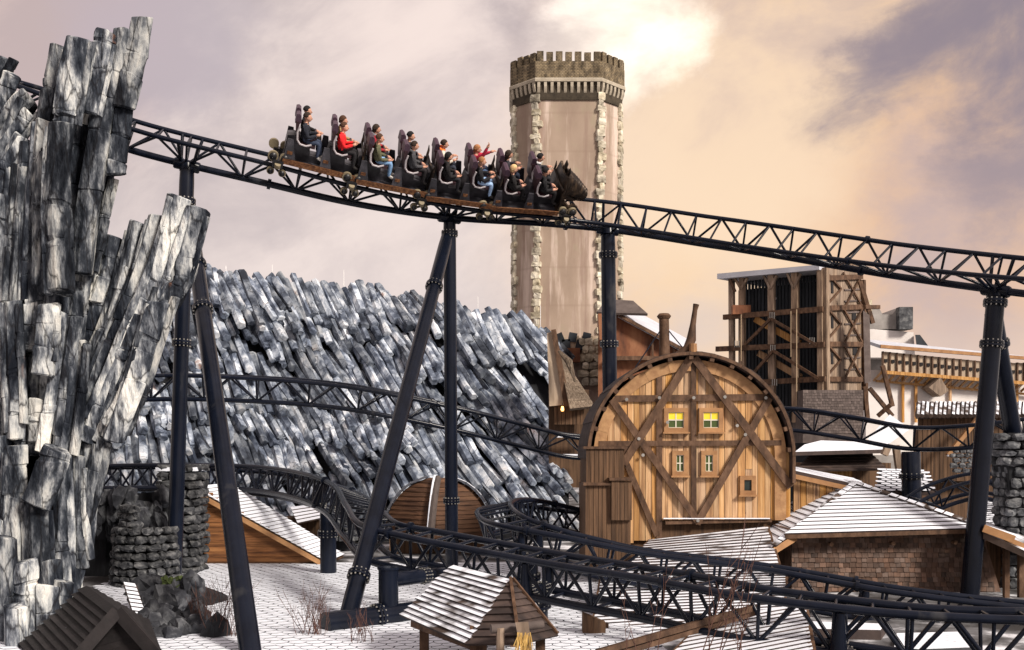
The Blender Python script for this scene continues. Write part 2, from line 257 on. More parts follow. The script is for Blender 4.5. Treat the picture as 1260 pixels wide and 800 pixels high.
# ------------------------------------------------------------------ mesh helpers
ORG = {}
def setp(o, label=None, cat=None, group=None, kind=None):
    for a, b in (('label', label), ('category', cat), ('group', group), ('kind', kind)):
        if b: o[a] = b
    return o
def thing(name, loc, label, cat, group=None):
    o = bpy.data.objects.new(name, None); COL.objects.link(o); o.location = loc; o.empty_display_size = .2
    ORG[o] = V(loc); return setp(o, label, cat, group)
def link(name, me, parent=None, mw=None):
    o = bpy.data.objects.new(name, me); COL.objects.link(o)
    mw = mw or Matrix()
    if parent:
        o.parent = parent; org = ORG[parent]
        o.matrix_local = Matrix.Translation(-org) @ mw
    else: o.matrix_local = mw
    return o
class MB:
    def __init__(s): s.v = []; s.f = []; s.m = []
    def add(s, vs, fs, m=0):
        k = len(s.v); s.v += [tuple(q) for q in vs]; s.f += [tuple(k+i for i in f) for f in fs]; s.m += [m]*len(fs); return s
    def box(s, c, sz, rot=None, m=0, taper=1.):
        c = V(c); hx, hy, hz = (q/2 for q in sz); rot = rot or Matrix.Identity(3)
        vs = [c+rot @ V((x*hx*(taper if z > 0 else 1), y*hy*(taper if z > 0 else 1), z*hz)) for z in (-1, 1) for x, y in ((-1, -1), (1, -1), (1, 1), (-1, 1))]
        return s.add(vs, [(3, 2, 1, 0), (4, 5, 6, 7), (0, 1, 5, 4), (1, 2, 6, 5), (2, 3, 7, 6), (3, 0, 4, 7)], m)
    def beam(s, a, b, wd, th, nrm=(0, -1, 0), m=0):           # bar a->b, wd across, th along nrm
        a, b = V(a), V(b); d = (b-a); ln = d.length; d.normalize(); n = V(nrm); n = (n-d*n.dot(d)).normalized(); u = d.cross(n)
        rot = Matrix((u, n, d)).transposed(); return s.box((a+b)/2, (wd, th, ln), rot, m)
    def tube(s, pts, rs, n=8, m=0, cap=True, closed=False):
        pts = [V(p) for p in pts]; rs = rs if isinstance(rs, (list, tuple)) else [rs]*len(pts)
        k0 = len(s.v); up = None
        for i, p in enumerate(pts):
            a = pts[max(i-1, 0)]; b = pts[min(i+1, len(pts)-1)]; t = (b-a).normalized()
            if up is None: up = t.orthogonal().normalized()
            up = (up-t*up.dot(t)).normalized(); sd = t.cross(up)
            for j in range(n):
                an = 2*math.pi*j/n; s.v.append(tuple(p+(up*math.cos(an)+sd*math.sin(an))*rs[i]))
        for i in range(len(pts)-1):
            for j in range(n):
                a = k0+i*n+j; b = k0+i*n+(j+1) % n; s.f.append((a, b, b+n, a+n)); s.m.append(m)
        if cap:
            s.f.append(tuple(k0+j for j in range(n))[::-1]); s.m.append(m)
            s.f.append(tuple(k0+(len(pts)-1)*n+j for j in range(n))); s.m.append(m)
        return s
    def slab(s, quad, th, m=0, mt=None):                       # quad (ccw from outside) with thickness inward
        q = [V(p) for p in quad]; n = (q[1]-q[0]).cross(q[-1]-q[0]).normalized(); k = len(q)
        vs = q+[p-n*th for p in q]
        fs = [tuple(range(k)), tuple(range(2*k-1, k-1, -1))]+[(i, k+i, k+(i+1) % k, (i+1) % k) for i in range(k)]
        s.add(vs, fs[:1], m if mt is None else mt); kk = len(s.v)-2*k
        for f in fs[1:]: s.f.append(tuple(kk+i for i in f)); s.m.append(m)
        return s
    def rings(s, rings, m=0, cap=True, closed=True):
        k0 = len(s.v); n = len(rings[0])
        for r in rings: s.v += [tuple(p) for p in r]
        for i in range(len(rings)-1):
            for j in range(n if closed else n-1):
                a = k0+i*n+j; b = k0+i*n+(j+1) % n; s.f.append((a, b, b+n, a+n)); s.m.append(m)
        if cap:
            s.f.append(tuple(k0+j for j in range(n))[::-1]); s.m.append(m); s.f.append(tuple(k0+(len(rings)-1)*n+j for j in range(n))); s.m.append(m)
        return s
    def mesh(s, name, mats, org=V((0, 0, 0)), smooth=False):
        me = bpy.data.meshes.new(name); me.from_pydata([tuple(V(v)-org) for v in s.v], [], s.f)
        for q in (mats if isinstance(mats, (list, tuple)) else [mats]): me.materials.append(M[q] if isinstance(q, str) else q)
        if any(s.m): me.polygons.foreach_set('material_index', s.m)
        if smooth: me.polygons.foreach_set('use_smooth', [True]*len(me.polygons))
        me.update(); return me
    def fix(s):
        return s
    def build(s, name, mats, parent=None, smooth=False, recalc=True):
        org = ORG[parent] if parent else V((0, 0, 0))
        me = s.mesh(name, mats, org, smooth)
        if recalc:
            b = bmesh.new(); b.from_mesh(me); bmesh.ops.recalc_face_normals(b, faces=b.faces); b.to_mesh(me); b.free()
        if smooth: smooth_by_angle(me)
        o = bpy.data.objects.new(name, me); COL.objects.link(o)
        if parent: o.parent = parent; ORG[o] = org
        else: ORG[o] = V((0, 0, 0))
        return o
def smooth_by_angle(me, ang=40):
    me.set_sharp_from_angle(angle=R(ang))
def solo(mb, name, mats, label, cat, base, group=None, kind=None, smooth=False):    # a thing that is one mesh, origin at its base
    base = V(base); me = mb.mesh(name, mats, base, smooth)
    b = bmesh.new(); b.from_mesh(me); bmesh.ops.recalc_face_normals(b, faces=b.faces); b.to_mesh(me); b.free()
    if smooth: smooth_by_angle(me)
    o = bpy.data.objects.new(name, me); COL.objects.link(o); o.location = base; ORG[o] = base
    return setp(o, label, cat, group, kind)
_unit = {}
def unit_cyl(matn, n=6):
    if (matn, n) not in _unit: _unit[matn, n] = MB().tube([(0, 0, -.5), (0, 0, .5)], 1., n).mesh('strut', matn, smooth=True); smooth_by_angle(_unit[matn, n], 60)
    return _unit[matn, n]
def unit_box(matn):
    if matn not in _unit: _unit[matn] = MB().box((0, 0, 0), (1, 1, 1)).mesh('board', matn)
    return _unit[matn]
def strut(parent, a, b, r, name='brace', matn='steel', n=6):
    d = b-a; q = d.to_track_quat('Z', 'Y').to_matrix().to_4x4()
    return link(name, unit_cyl(matn, n), parent, Matrix.Translation((a+b)/2) @ q @ Matrix.Diagonal((r, r, d.length, 1)))
def board(parent, a, b, wd, th, nrm, name, matn):              # shared unit box laid from a to b
    a, b = V(a), V(b); d = b-a; ln = d.length; d.normalize(); n = V(nrm); n = (n-d*n.dot(d)).normalized(); u = d.cross(n)
    rot = Matrix((u, n, d)).transposed().to_4x4()
    return link(name, unit_box(matn), parent, Matrix.Translation((a+b)/2) @ rot @ Matrix.Diagonal((wd, th, ln, 1)))
def lerp(a, b, t): return a+(b-a)*t
def catmull(pts, n=12):
    pts = [np.array(p, float) for p in pts]; pts = [2*pts[0]-pts[1]]+pts+[2*pts[-1]-pts[-2]]; o = []
    for i in range(1, len(pts)-2):
        p0, p1, p2, p3 = pts[i-1:i+3]
        t0 = 0; t1 = t0+max(np.linalg.norm((p1-p0)[:3])**.5, 1e-4); t2 = t1+max(np.linalg.norm((p2-p1)[:3])**.5, 1e-4); t3 = t2+max(np.linalg.norm((p3-p2)[:3])**.5, 1e-4)
        for j in range(n):
            t = t1+(t2-t1)*j/n
            a1 = (t1-t)/(t1-t0)*p0+(t-t0)/(t1-t0)*p1; a2 = (t2-t)/(t2-t1)*p1+(t-t1)/(t2-t1)*p2; a3 = (t3-t)/(t3-t2)*p2+(t-t2)/(t3-t2)*p3
            b1 = (t2-t)/(t2-t0)*a1+(t-t0)/(t2-t0)*a2; b2 = (t3-t)/(t3-t1)*a2+(t-t1)/(t3-t1)*a3
            o.append((t2-t)/(t2-t1)*b1+(t-t1)/(t2-t1)*b2)
    o.append(pts[-2]); return o
def on_plane(p0, n):                                           # pixel bearing -> point on a vertical or sloping plane
    p0 = V(p0); n = V(n); e = V((0, 0, CZ))
    def f(x, y, off=0.):
        d = V(((x-CX)/F, 1, (HY-y)/F)); t = (p0+n*off-e).dot(n)/d.dot(n); return e+d*t
    return f
def courses(parent, tl, tr, br, bl, n, th, mats, name='roof_board', jit=.0, over=1.18):
    """overlapping boards across a slope, each its own part; upper edge tl-tr, lower edge bl-br"""
    tl, tr, br, bl = (V(q) for q in (tl, tr, br, bl)); nn = (tr-tl).cross(bl-tl); nn = nn.normalized()
    if nn.z < 0: nn = -nn
    for i in range(n):
        t0 = i/n; t1 = min((i+over)/n, 1.0+.4/n); a, b = lerp(tl, bl, t0), lerp(tr, br, t0); c, d = lerp(tr, br, t1), lerp(tl, bl, t1)
        j = [random.uniform(-jit, jit) for _ in range(4)]
        e = (b-a).normalized()
        vs = [a+e*j[0], b+e*j[1], c+nn*th*.8+e*j[1], d+nn*th*.8+e*j[0]]
        vs2 = [q-nn*th*(.55 if k < 2 else .95) for k, q in enumerate(vs)]
        mb = MB(); mb.add(vs+vs2, [(0, 1, 2, 3)], 0)
        for f in ((7, 6, 5, 4), (0, 4, 5, 1), (1, 5, 6, 2), (2, 6, 7, 3), (3, 7, 4, 0)): mb.f.append(f); mb.m.append(1 if len(mats) > 1 else 0)
        mb.build(name, mats, parent)
# ------------------------------------------------------------------ ground
g = 1500; n = 40
mb = MB(); mb.add([(-g, -60, 0), (g, -60, 0), (g, 2*g, 0), (-g, 2*g, 0)], [(0, 1, 2, 3)])
setp(mb.build('ground', 'ground'), kind='structure')
# ------------------------------------------------------------------ coaster track
class Path:
    def __init__(s, pts):                      # pts: (x, y, distance, roll in degrees)
        c = [(*P(x, y, d), r) for x, y, d, r in pts]
        s.q = catmull(c, 16); s.p = [V(q[:3]) for q in s.q]; s.r = [q[3] for q in s.q]
        s.a = [0]
        for i in range(1, len(s.p)): s.a.append(s.a[-1]+(s.p[i]-s.p[i-1]).length)
        s.len = s.a[-1]
    def at(s, t):
        t = min(max(t, 0), s.len-1e-4); i = int(np.searchsorted(s.a, t, 'right'))-1; i = min(i, len(s.p)-2)
        u = (t-s.a[i])/max(s.a[i+1]-s.a[i], 1e-6); return s.p[i].lerp(s.p[i+1], u), s.r[i]+(s.r[i+1]-s.r[i])*u
    def frame(s, t):
        p, r = s.at(t); T = (s.at(t+.3)[0]-s.at(t-.3)[0]).normalized()
        sd = T.cross(V((0, 0, 1))).normalized(); up = sd.cross(T)          # sd points to the right of travel
        q = Matrix.Rotation(R(r), 3, T); return p, T, q @ sd, q @ up
    def find(s, px):
        best = min(range(len(s.p)), key=lambda i: abs(CX+F*s.p[i].x/s.p[i].y-px)); return s.a[best]
def track(label, pts, gauge, h, rr, rc, rb, panel, kind='tri', group='coaster tracks', bottom=None):
    pa = Path(pts); mid = pa.at(pa.len/2)[0]; root = thing('coaster_track', (mid.x, mid.y, mid.z), label, 'roller coaster', group)
    m = int(pa.len/.35); fr = [pa.frame(pa.len*i/m) for i in range(m+1)]
    bw = gauge*.5 if bottom is None else bottom
    def rail(t, s): p, T, sd, up = pa.frame(t); return p+sd*s*gauge/2
    def chord(t, s): p, T, sd, up = pa.frame(t); return p-up*h+sd*s*(bw/2 if kind == 'box' else 0)
    for s in (-1, 1): MB().tube([p+sd*s*gauge/2 for p, T, sd, up in fr], rr, 10).build('rail', 'steel', root, True)
    for s in ((-1, 1) if kind == 'box' else (0,)):
        MB().tube([p-up*h+sd*s*bw/2 for p, T, sd, up in fr], rc, 10).build('chord', 'steel', root, True)
    k = int(pa.len/panel); dl = pa.len/k
    for i in range(k):
        a, b = i*dl, (i+1)*dl; c = (a+b)/2
        for s in (-1, 1):
            strut(root, rail(a, s), chord(c, s), rb); strut(root, rail(b, s), chord(c, s), rb)
            strut(root, rail(c, s), chord(c, s), rb*.9)
        strut(root, rail(a, -1), rail(a, 1), rb*.9, 'cross_tie'); strut(root, rail(c, -1), rail(c, 1), rb*.9, 'cross_tie')
        if kind == 'box': strut(root, chord(c, -1), chord(c, 1), rb*.9, 'cross_tie')
        if i % 6 == 3:                                    # bolted joint
            for s in (-1, 1):
                q = rail(a, s); p, T, sd, up = pa.frame(a); MB().tube([q-T*.05, q+T*.05], rr*1.7, 10).build('joint_flange', 'steel', root, True)
            if kind == 'tri':
                q = chord(a, 0); MB().tube([q-T*.06, q+T*.06], rc*1.5, 12).build('joint_flange', 'steel', root, True)
    return pa, root
A, A_o = track('high coaster track of dark blue triangular lattice carrying the train across the sky',
    [(-330, 6, 33, 8), (-180, 44, 33.6, 10), (-60, 78, 34.2, 14), (0, 96, 34.6, 18), (100, 129, 35, 24), (165, 154, 35.4, 28), (330, 196, 36.6, 30), (440, 223, 37.6, 36), (560, 244, 39, 46), (680, 255, 40.4, 54), (752, 263, 40.9, 56), (871, 281, 40, 52), (1000, 300, 37.4, 46), (1100, 314, 35.2, 40), (1240, 329, 32.2, 34), (1340, 337, 30.4, 32)],
    1.3, .88, .085, .125, .048, 1.9)
B, B_o = track('mid-height coaster track crossing before the basalt hill and passing behind the barn',
    [(-60, 476, 40.5, 0), (110, 466, 41.5, 0), (200, 462, 42, 4), (290, 464, 42.5, 6), (420, 474, 43.2, 8), (560, 501, 44.5, 9), (650, 524, 46, 9), (715, 538, 47, 8), (800, 530, 47.5, 4), (900, 506, 47.4, 2), (970, 503, 47, 0), (1050, 514, 46.6, 0), (1123, 526, 46, 0), (1200, 523, 45, 0), (1290, 512, 44, 0)],
    1.2, .98, .085, .10, .045, 2.1)
C, C_o = track('low coaster track curving past the lean-to shed and running on along the front',
    [(-60, 585, 46.8, 0), (90, 576, 46.5, -4), (180, 574, 46, -6), (260, 575, 45.2, -10), (330, 579, 43.8, -16), (390, 590, 40.6, -22), (428, 604, 36.6, -20), (448, 626, 32.4, -8), (470, 647, 30.2, 2), (520, 658, 29.4, 6), (600, 673, 28.2, 6), (700, 691, 26.6, 5), (816, 709, 24.6, 4), (924, 729, 23, 3), (1043, 744, 22.2, 2), (1137, 753, 21.7, 0), (1260, 758, 21.3, 0), (1360, 758, 21, 0)],
    1.1, 1.0, .10, .112, .05, 1.5, 'box', bottom=.9)
D, D_o = track('low coaster track folding back in a tight hairpin beside the barn annex',
    [(790, 640, 40.5, 0), (716, 630, 39.6, 4), (654, 620, 37.8, 10), (619, 620, 35.2, 14), (608, 628, 32.4, 12), (626, 641, 30.6, 8), (670, 652, 29.8, 4), (735, 667, 29.6, 2), (794, 679, 29.6, 0), (940, 698, 29.4, 0), (1108, 727, 28.4, 0), (1260, 745, 27.8, 0), (1350, 753, 27.4, 0)],
    1.1, .9, .09, .10, .048, 1.5, 'box', bottom=.9)
E, E_o = track('small arched hump of coaster track behind the hipped shingle house',
    [(1085, 640, 43, 0), (1125, 614, 43, 8), (1160, 597, 43, 14), (1205, 587, 42.6, 16), (1240, 594, 42, 14), (1275, 612, 41.4, 8), (1320, 640, 41, 0)],
    1.1, .8, .08, .09, .042, 1.5, 'box', bottom=.7)
# ------------------------------------------------------------------ steel supports
def flange(root, p, d, r):
    d = d.normalized(); mb = MB()
    mb.tube([p-d*.085, p-d*.012], r*1.30, 20); mb.tube([p+d*.012, p+d*.085], r*1.30, 20)
    o = mb.build('flange', 'steel', root, True)
    u = d.orthogonal().normalized(); v = d.cross(u); bb = MB()
    for i in range(14):
        q = p+(u*math.cos(i*math.tau/14)+v*math.sin(i*math.tau/14))*r*1.17
        bb.tube([q-d*.13, q+d*.13], .024, 6)
    setp(bb.build('bolt_ring', 'steel_pale', o), kind='stuff')
def support(label, legs, saddle=None, base=None, extra=None):
    """legs: (top, bottom, radius, [flange positions 0..1])"""
    b0 = base or legs[0][1]; root = thing('track_support', b0, label, 'support', 'coaster supports')
    for a, b, r, fl in legs:
        MB().tube([a, lerp(a, b, .03), lerp(a, b, .5), b], [r*.95, r, r, r*1.02], 24).build('leg', 'steel', root, True)
        for t in fl: flange(root, lerp(a, b, t), b-a, r)
    if saddle:
        path, t, r = saddle; p, T, sd, up = path.frame(t); c = p-up*.9; a = legs[0][0]
        mb = MB(); mb.tube([a, c+V((0, 0, .05))], [r*.95, r*.8], 20)
        mb.tube([c-T*.45, c-T*.4, c+T*.4, c+T*.45], [.17, .2, .2, .17], 14); mb.build('head', 'steel', root, True)
        for s in (-1, 1):
            for k in (-.35, .35): strut(root, c+T*k*.6, p+T*k+sd*s*.6, .06, 'head_brace')
    if extra: extra(root)
    return root
def gz(x, d): return V(((x-CX)/F*d, d, 0.))
def chord_at(pa, px, h=.88, dz=-.12):
    t = pa.find(px); p, T, sd, up = pa.frame(t); return t, p-up*h+V((0, 0, dz))
t, c = chord_at(A, 232)
support('A-frame support standing beside the rock mound and the lean-to shed', [(c-V((0, 0, .1)), gz(214, c.y-.3), .26, [.075, .42]), (P(233, 262, c.y-.5), gz(309, 23.2), .25, [.17, .3])], (A, t, .28))
t, c = chord_at(A, 558)
def foot(root):
    a, b = P(400, 786, 26.2), P(545, 762, 28.6)
    a.z = max(a.z, .0)+.24; b.z = .24
    MB().tube([a, b], .3, 20).build('ground_beam', 'steel', root, True)
    flange(root, lerp(a, b, .42), b-a, .28)
    s0 = gz(478, 27.6); top = P(478, 700, 27.6)
    MB().tube([s0, top], .27, 20).build('stub_post', 'steel', root, True); MB().tube([top-V((0, 0, .01)), top+V((0, 0, .05))], .3, 20).build('post_cap', 'steel', root, True)
    tt = C.find(548); p, T, sd, up = C.frame(tt); q = p-up*1.0
    MB().tube([P(480, 714, 27.6), lerp(P(480, 714, 27.6), q, .6), q], [.2, .2, .17], 16).build('strut_arm', 'steel', root, True)
    flange(root, lerp(P(480, 714, 27.6), q, .62), q-P(480, 714, 27.6), .18)
support('A-frame support rising before the basalt hill, its slanting leg footed on a steel ground beam', [(c-V((0, 0, .1)), gz(556, c.y+.3), .25, [.03, .8]), (c-V((.1, .1, .7)), P(424, 776, 27.2), .25, [.17, .9])], (A, t, .25), extra=foot)
t, c = chord_at(A, 752)
support('single straight column support standing behind the arched barn', [(c-V((0, 0, .1)), gz(753, c.y+.4), .30, [.06, .33])], (A, t, .34))
t, c = chord_at(A, 1220)
support('stout column support before the hipped shingle house, second leg on a stone pier', [(c-V((0, 0, .1)), gz(1193, 32.4), .285, [.02, .16]), (P(1222, 385, 33.5), P(1246, 532, 34.8), .28, [.25])], (A, t, .31))
t = B.find(1123); p, T, sd, up = B.frame(t); q = p-up*1.1
support('short column support under the track behind the hipped house', [(q, gz(1123, q.y), .42, [.24])], None)
t = B.find(330); p, T, sd, up = B.frame(t); q = p-up*1.0
for px, tr, lab, rr in ((405, C, 'short dark support post under the curve of low track behind the lean-to shed', .3), (655, D, 'short support post under the hairpin of low track', .28), (662, C, 'short support post under the front track beside the shake-roofed hut', .3), (1062, D, 'short support post under the hairpin track before the shingle wall', .28), (1036, C, 'short support post under the front track near the snowy eave', .3)):
    t = tr.find(px) if px != 405 else C.a[min(range(len(C.p)), key=lambda i: abs(C.p[i].y-38.2)+(C.p[i].x > -5)*9)]
    if tr is D and px == 655:
        t = min((i for i in range(len(D.p)) if D.p[i].y < 31.5), key=lambda i: abs(CX+F*D.p[i].x/D.p[i].y-px)); t = D.a[t]
    p, T, sd, up = tr.frame(t); q = p-up*1.0; b = V((q.x, q.y+.1, 0))
    def sad(root, p=p, T=T, sd=sd, up=up, rr=rr):
        c = p-up*.95; MB().tube([c-sd*.62, c+sd*.62], .16, 14).build('saddle', 'steel', root, True)
        for s in (-1, 1): MB().tube([c+sd*s*.5, p+sd*s*.55-up*.1], [.2, .09], 12).build('bracket', 'steel', root, True); flange(root, c+sd*s*.3, sd, .16)
    support(lab, [(q, b, rr, [.35])], None, extra=sad)
# ------------------------------------------------------------------ riders
def rider_mesh(pose):
    """seated figure facing +x, hips at the origin; returns base mesh and a per-face zone list"""
    J = {'hip': (0, 0, .02, .155), 'belly': (-.03, 0, .18, .15), 'chest': (-.03, 0, .38, .165), 'neck': (-.01, 0, .53, .062), 'skull': (.02, 0, .64, .085), 'crown': (.015, 0, .73, .075)}
    E_ = [('hip', 'belly'), ('belly', 'chest'), ('chest', 'neck'), ('neck', 'skull'), ('skull', 'crown')]
    for s, t in ((1, 'l'), (-1, 'r')):
        sp = .05 if t == 'l' else -.02
        J['th'+t] = (.10, .10*s, 0., .10); J['kn'+t] = (.43, (.12+sp*.3)*s, .05, .075); J['an'+t] = (.44+sp, .12*s, -.36, .052); J['to'+t] = (.60+sp, .13*s, -.42, .042)
        E_ += [('hip', 'th'+t), ('th'+t, 'kn'+t), ('kn'+t, 'an'+t), ('an'+t, 'to'+t)]
        J['sh'+t] = (-.02, .185*s, .44, .085)
        if pose == 'raise' and t == 'r' or pose == 'both': el, wr = (.16, .30*s, .62), (.24, .30*s, .92)
        elif pose == 'raise': el, wr = (.22, .25*s, .36), (.48, .22*s, .52)
        elif pose == 'grip': el, wr = (.10, .24*s, .16), (.34, .15*s, .26)
        else: el, wr = (.08, .23*s, .14), (.33, .13*s, .12)
        J['el'+t] = (*el, .062); J['wr'+t] = (*wr, .044)
        E_ += [('chest', 'sh'+t), ('sh'+t, 'el'+t), ('el'+t, 'wr'+t)]
    names = list(J); me = bpy.data.meshes.new('body'); me.from_pydata([J[q][:3] for q in names], [(names.index(a), names.index(b)) for a, b in E_], [])
    o = bpy.data.objects.new('tmp', me); COL.objects.link(o)
    sk = o.modifiers.new('s', 'SKIN'); sv = me.skin_vertices[0].data
    for i, q in enumerate(names): sv[i].radius = (J[q][3], J[q][3]); sv[i].use_root = q == 'hip'
    o.modifiers.new('ss', 'SUBSURF').levels = 1
    dg = bpy.context.evaluated_depsgraph_get(); ev = o.evaluated_get(dg); res = bpy.data.meshes.new_from_object(ev, depsgraph=dg)
    COL.objects.unlink(o); bpy.data.objects.remove(o)
    mb = MB(); mb.add([v.co for v in res.vertices], [tuple(p.vertices) for p in res.polygons])
    seg = [(V(J[a][:3]), V(J[b][:3]), a, b) for a, b in E_]; zone = []
    for f in mb.f:
        c = sum((V(mb.v[i]) for i in f), V())/len(f); best = None
        for a, b, na, nb in seg:
            d = b-a; u = max(0, min(1, (c-a).dot(d)/d.length_squared)); ds = (c-a-d*u).length
            if best is None or ds < best[0]: best = (ds, na, nb, u)
        _, na, nb, u = best; nn = na+nb
        z = 0
        if 'skull' in nn or nb == 'neck' and u > .75: z = 2
        elif nb[:2] in ('th', 'kn', 'an') : z = 1
        elif nb[:2] == 'to': z = 3
        zone.append(z)
    mb.m = zone
    for s, t in ((1, 'l'), (-1, 'r')):                          # hands: palm and five bent fingers rooted in it
        w_ = V(J['wr'+t][:3]); d = (w_-V(J['el'+t][:3])).normalized(); sd = V((0, 1, 0)); sd = (sd-d*sd.dot(d)).normalized(); nn = d.cross(sd)
        mb.tube([w_-d*.02, w_+d*.04, w_+d*.09], [.036, .044, .036], 8, 2)
        for j in range(4):
            o_ = w_+d*.085+sd*(j-1.5)*.02; l_ = (.062, .075, .070, .052)[j]
            mb.tube([o_-d*.02, o_+d*l_*.5, o_+d*l_*.85-nn*.02*s, o_+d*l_-nn*.045*s], [.0095, .0092, .0085, .006], 5, 2)
        o_ = w_+d*.03-sd*s*.03; mb.tube([o_, o_-sd*s*.03+d*.03, o_-sd*s*.035+d*.065], [.012, .011, .007], 5, 2)
    hc = V((.02, 0, .665))                                       # head: shaped skull, nose, ears, jaw
    rg = []
    for i in range(9):
        ph = -math.pi/2+math.pi*i/8; z = math.sin(ph)*.125; r = math.cos(ph)
        rg.append([hc+V((math.cos(a)*(r*.105+.004)+(.012 if z < 0 else -.01), math.sin(a)*(r*.082+.004), z)) for a in [math.tau*j/12 for j in range(12)]])
    mb.rings(rg, 2); f0 = hc+V((.105, 0, 0))
    mb.tube([f0+V((-.02, 0, .03)), f0+V((.02, 0, -.025)), f0+V((-.015, 0, -.035))], [.008, .016, .010], 6, 2)
    for s in (1, -1): mb.tube([hc+V((-.005, s*.075, -.01)), hc+V((-.015, s*.095, .005))], [.02, .024], 6, 2); mb.tube([f0+V((-.022, s*.032, .022)), f0+V((-.012, s*.032, .022))], .006, 6, 4)
    mb.tube([f0+V((-.02, -.025, -.068)), f0+V((-.008, 0, -.07)), f0+V((-.02, .025, -.068))], .007, 5, 5)
    bpy.data.meshes.remove(res); return mb
def hair_mesh(kind):
    hc = V((.02, 0, .665)); mb = MB(); rg = []
    for i in range(8):
        ph = math.pi*.5*(i/7)-.12*(kind != 'short')-.05; z = math.sin(ph)*.130+.018; r = math.cos(ph)
        rg.append([hc+V((math.cos(a)*r*.116-.026-(.03 if math.cos(a) > .3 and i < 3 else 0), math.sin(a)*r*.096, z)) for a in [math.tau*j/14 for j in range(14)]])
    mb.rings(rg)
    if kind != 'short':
        lo = -.20 if kind == 'long' else -.07
        rg = [[hc+V((-.03-.075*math.cos(a*.9), .088*math.sin(a)*(1-.15*q), lerp(.05, lo, q))) for a in [math.pi*(-.62+1.24*j/9) for j in range(10)]] for q in (0, .35, .7, 1)]
        rg2 = [[p*1+V((-.028, 0, 0)) for p in r][::-1] for r in rg]
        mb.rings([a+b for a, b in zip(rg, rg2)])
    return mb
def hood_mesh():
    mb = MB(); c = V((-.05, 0, .52))
    mb.tube([c+V((.09*math.cos(a), .10*math.sin(a), .03*math.cos(a+math.pi))) for a in [math.tau*i/12 for i in range(13)]], .042, 8, cap=False); return mb
POSE = {q: rider_mesh(q) for q in ('grip', 'rest', 'raise')}
blk, dk, brn, bld, ging = (.012, .011, .012), (.03, .02, .015), (.06, .03, .018), (.50, .34, .17), (.28, .13, .06)
# (row, side, pose, jacket, trousers, hair colour, hair kind, hood, label)
far, near = 1, -1
RIDERS = [
 (0, far, 'rest', blk, blk, blk, 'short', 0, 'rider in black with sunglasses dark hair, rearmost row, farther seat'),
 (0, near, 'grip', (.016, .018, .026), (.03, .04, .07), dk, 'short', 0, 'rider in dark jacket with pale shoes, rearmost row, nearer seat'),
 (1, far, 'rest', (.30, .20, .10), blk, brn, 'bob', 0, 'brown-haired rider half hidden behind the bright red jacket'),
 (1, near, 'grip', (.62, .018, .022), (.015, .014, .016), brn, 'short', 0, 'rider in a bright red jacket and black trousers'),
 (2, far, 'rest', (.26, .02, .03), (.02, .02, .025), dk, 'bob', (.16, .16, .18), 'rider in dark red jacket and grey scarf behind the olive jacket'),
 (2, near, 'rest', (.085, .085, .05), (.16, .28, .46), brn, 'short', 0, 'rider in olive green jacket and light blue jeans'),
 (3, far, 'rest', (.02, .02, .025), blk, blk, 'short', 0, 'dark-haired rider in charcoal jacket leaning forward above the grey jacket'),
 (3, near, 'rest', (.05, .05, .056), (.02, .018, .02), dk, 'short', (.06, .06, .065), 'rider in hooded grey jacket and dark trousers'),
 (4, far, 'grip', (.50, .46, .40), (.03, .035, .05), dk, 'short', (.75, .16, .03), 'rider in pale beige jacket with orange hood lining'),
 (4, near, 'rest', blk, (.02, .02, .024), blk, 'bob', blk, 'rider in black hooded coat below the beige jacket'),
 (5, far, 'raise', (.34, .02, .05), (.05, .08, .15), ging, 'bob', 0, 'rider in crimson top with one arm raised'),
 (5, near, 'grip', (.014, .014, .017), (.26, .38, .58), ging, 'short', 0, 'rider in black jacket and pale blue jeans below the raised arm'),
 (6, far, 'grip', (.022, .02, .026), (.02, .026, .045), dk, 'long', 0, 'long-haired rider in dark jacket, second row from the sculpted head, upper seat'),
 (6, near, 'rest', (.015, .014, .015), blk, bld, 'bob', 0, 'blonde rider in black, second row from the sculpted head'),
 (7, far, 'grip', (.03, .03, .036), (.02, .02, .024), blk, 'short', (.5, .5, .52), 'rider with pale grey collar in the front row, upper seat'),
 (7, near, 'rest', (.012, .012, .014), blk, blk, 'short', blk, 'rider in black hooded jacket in the front row, lower seat'),
]
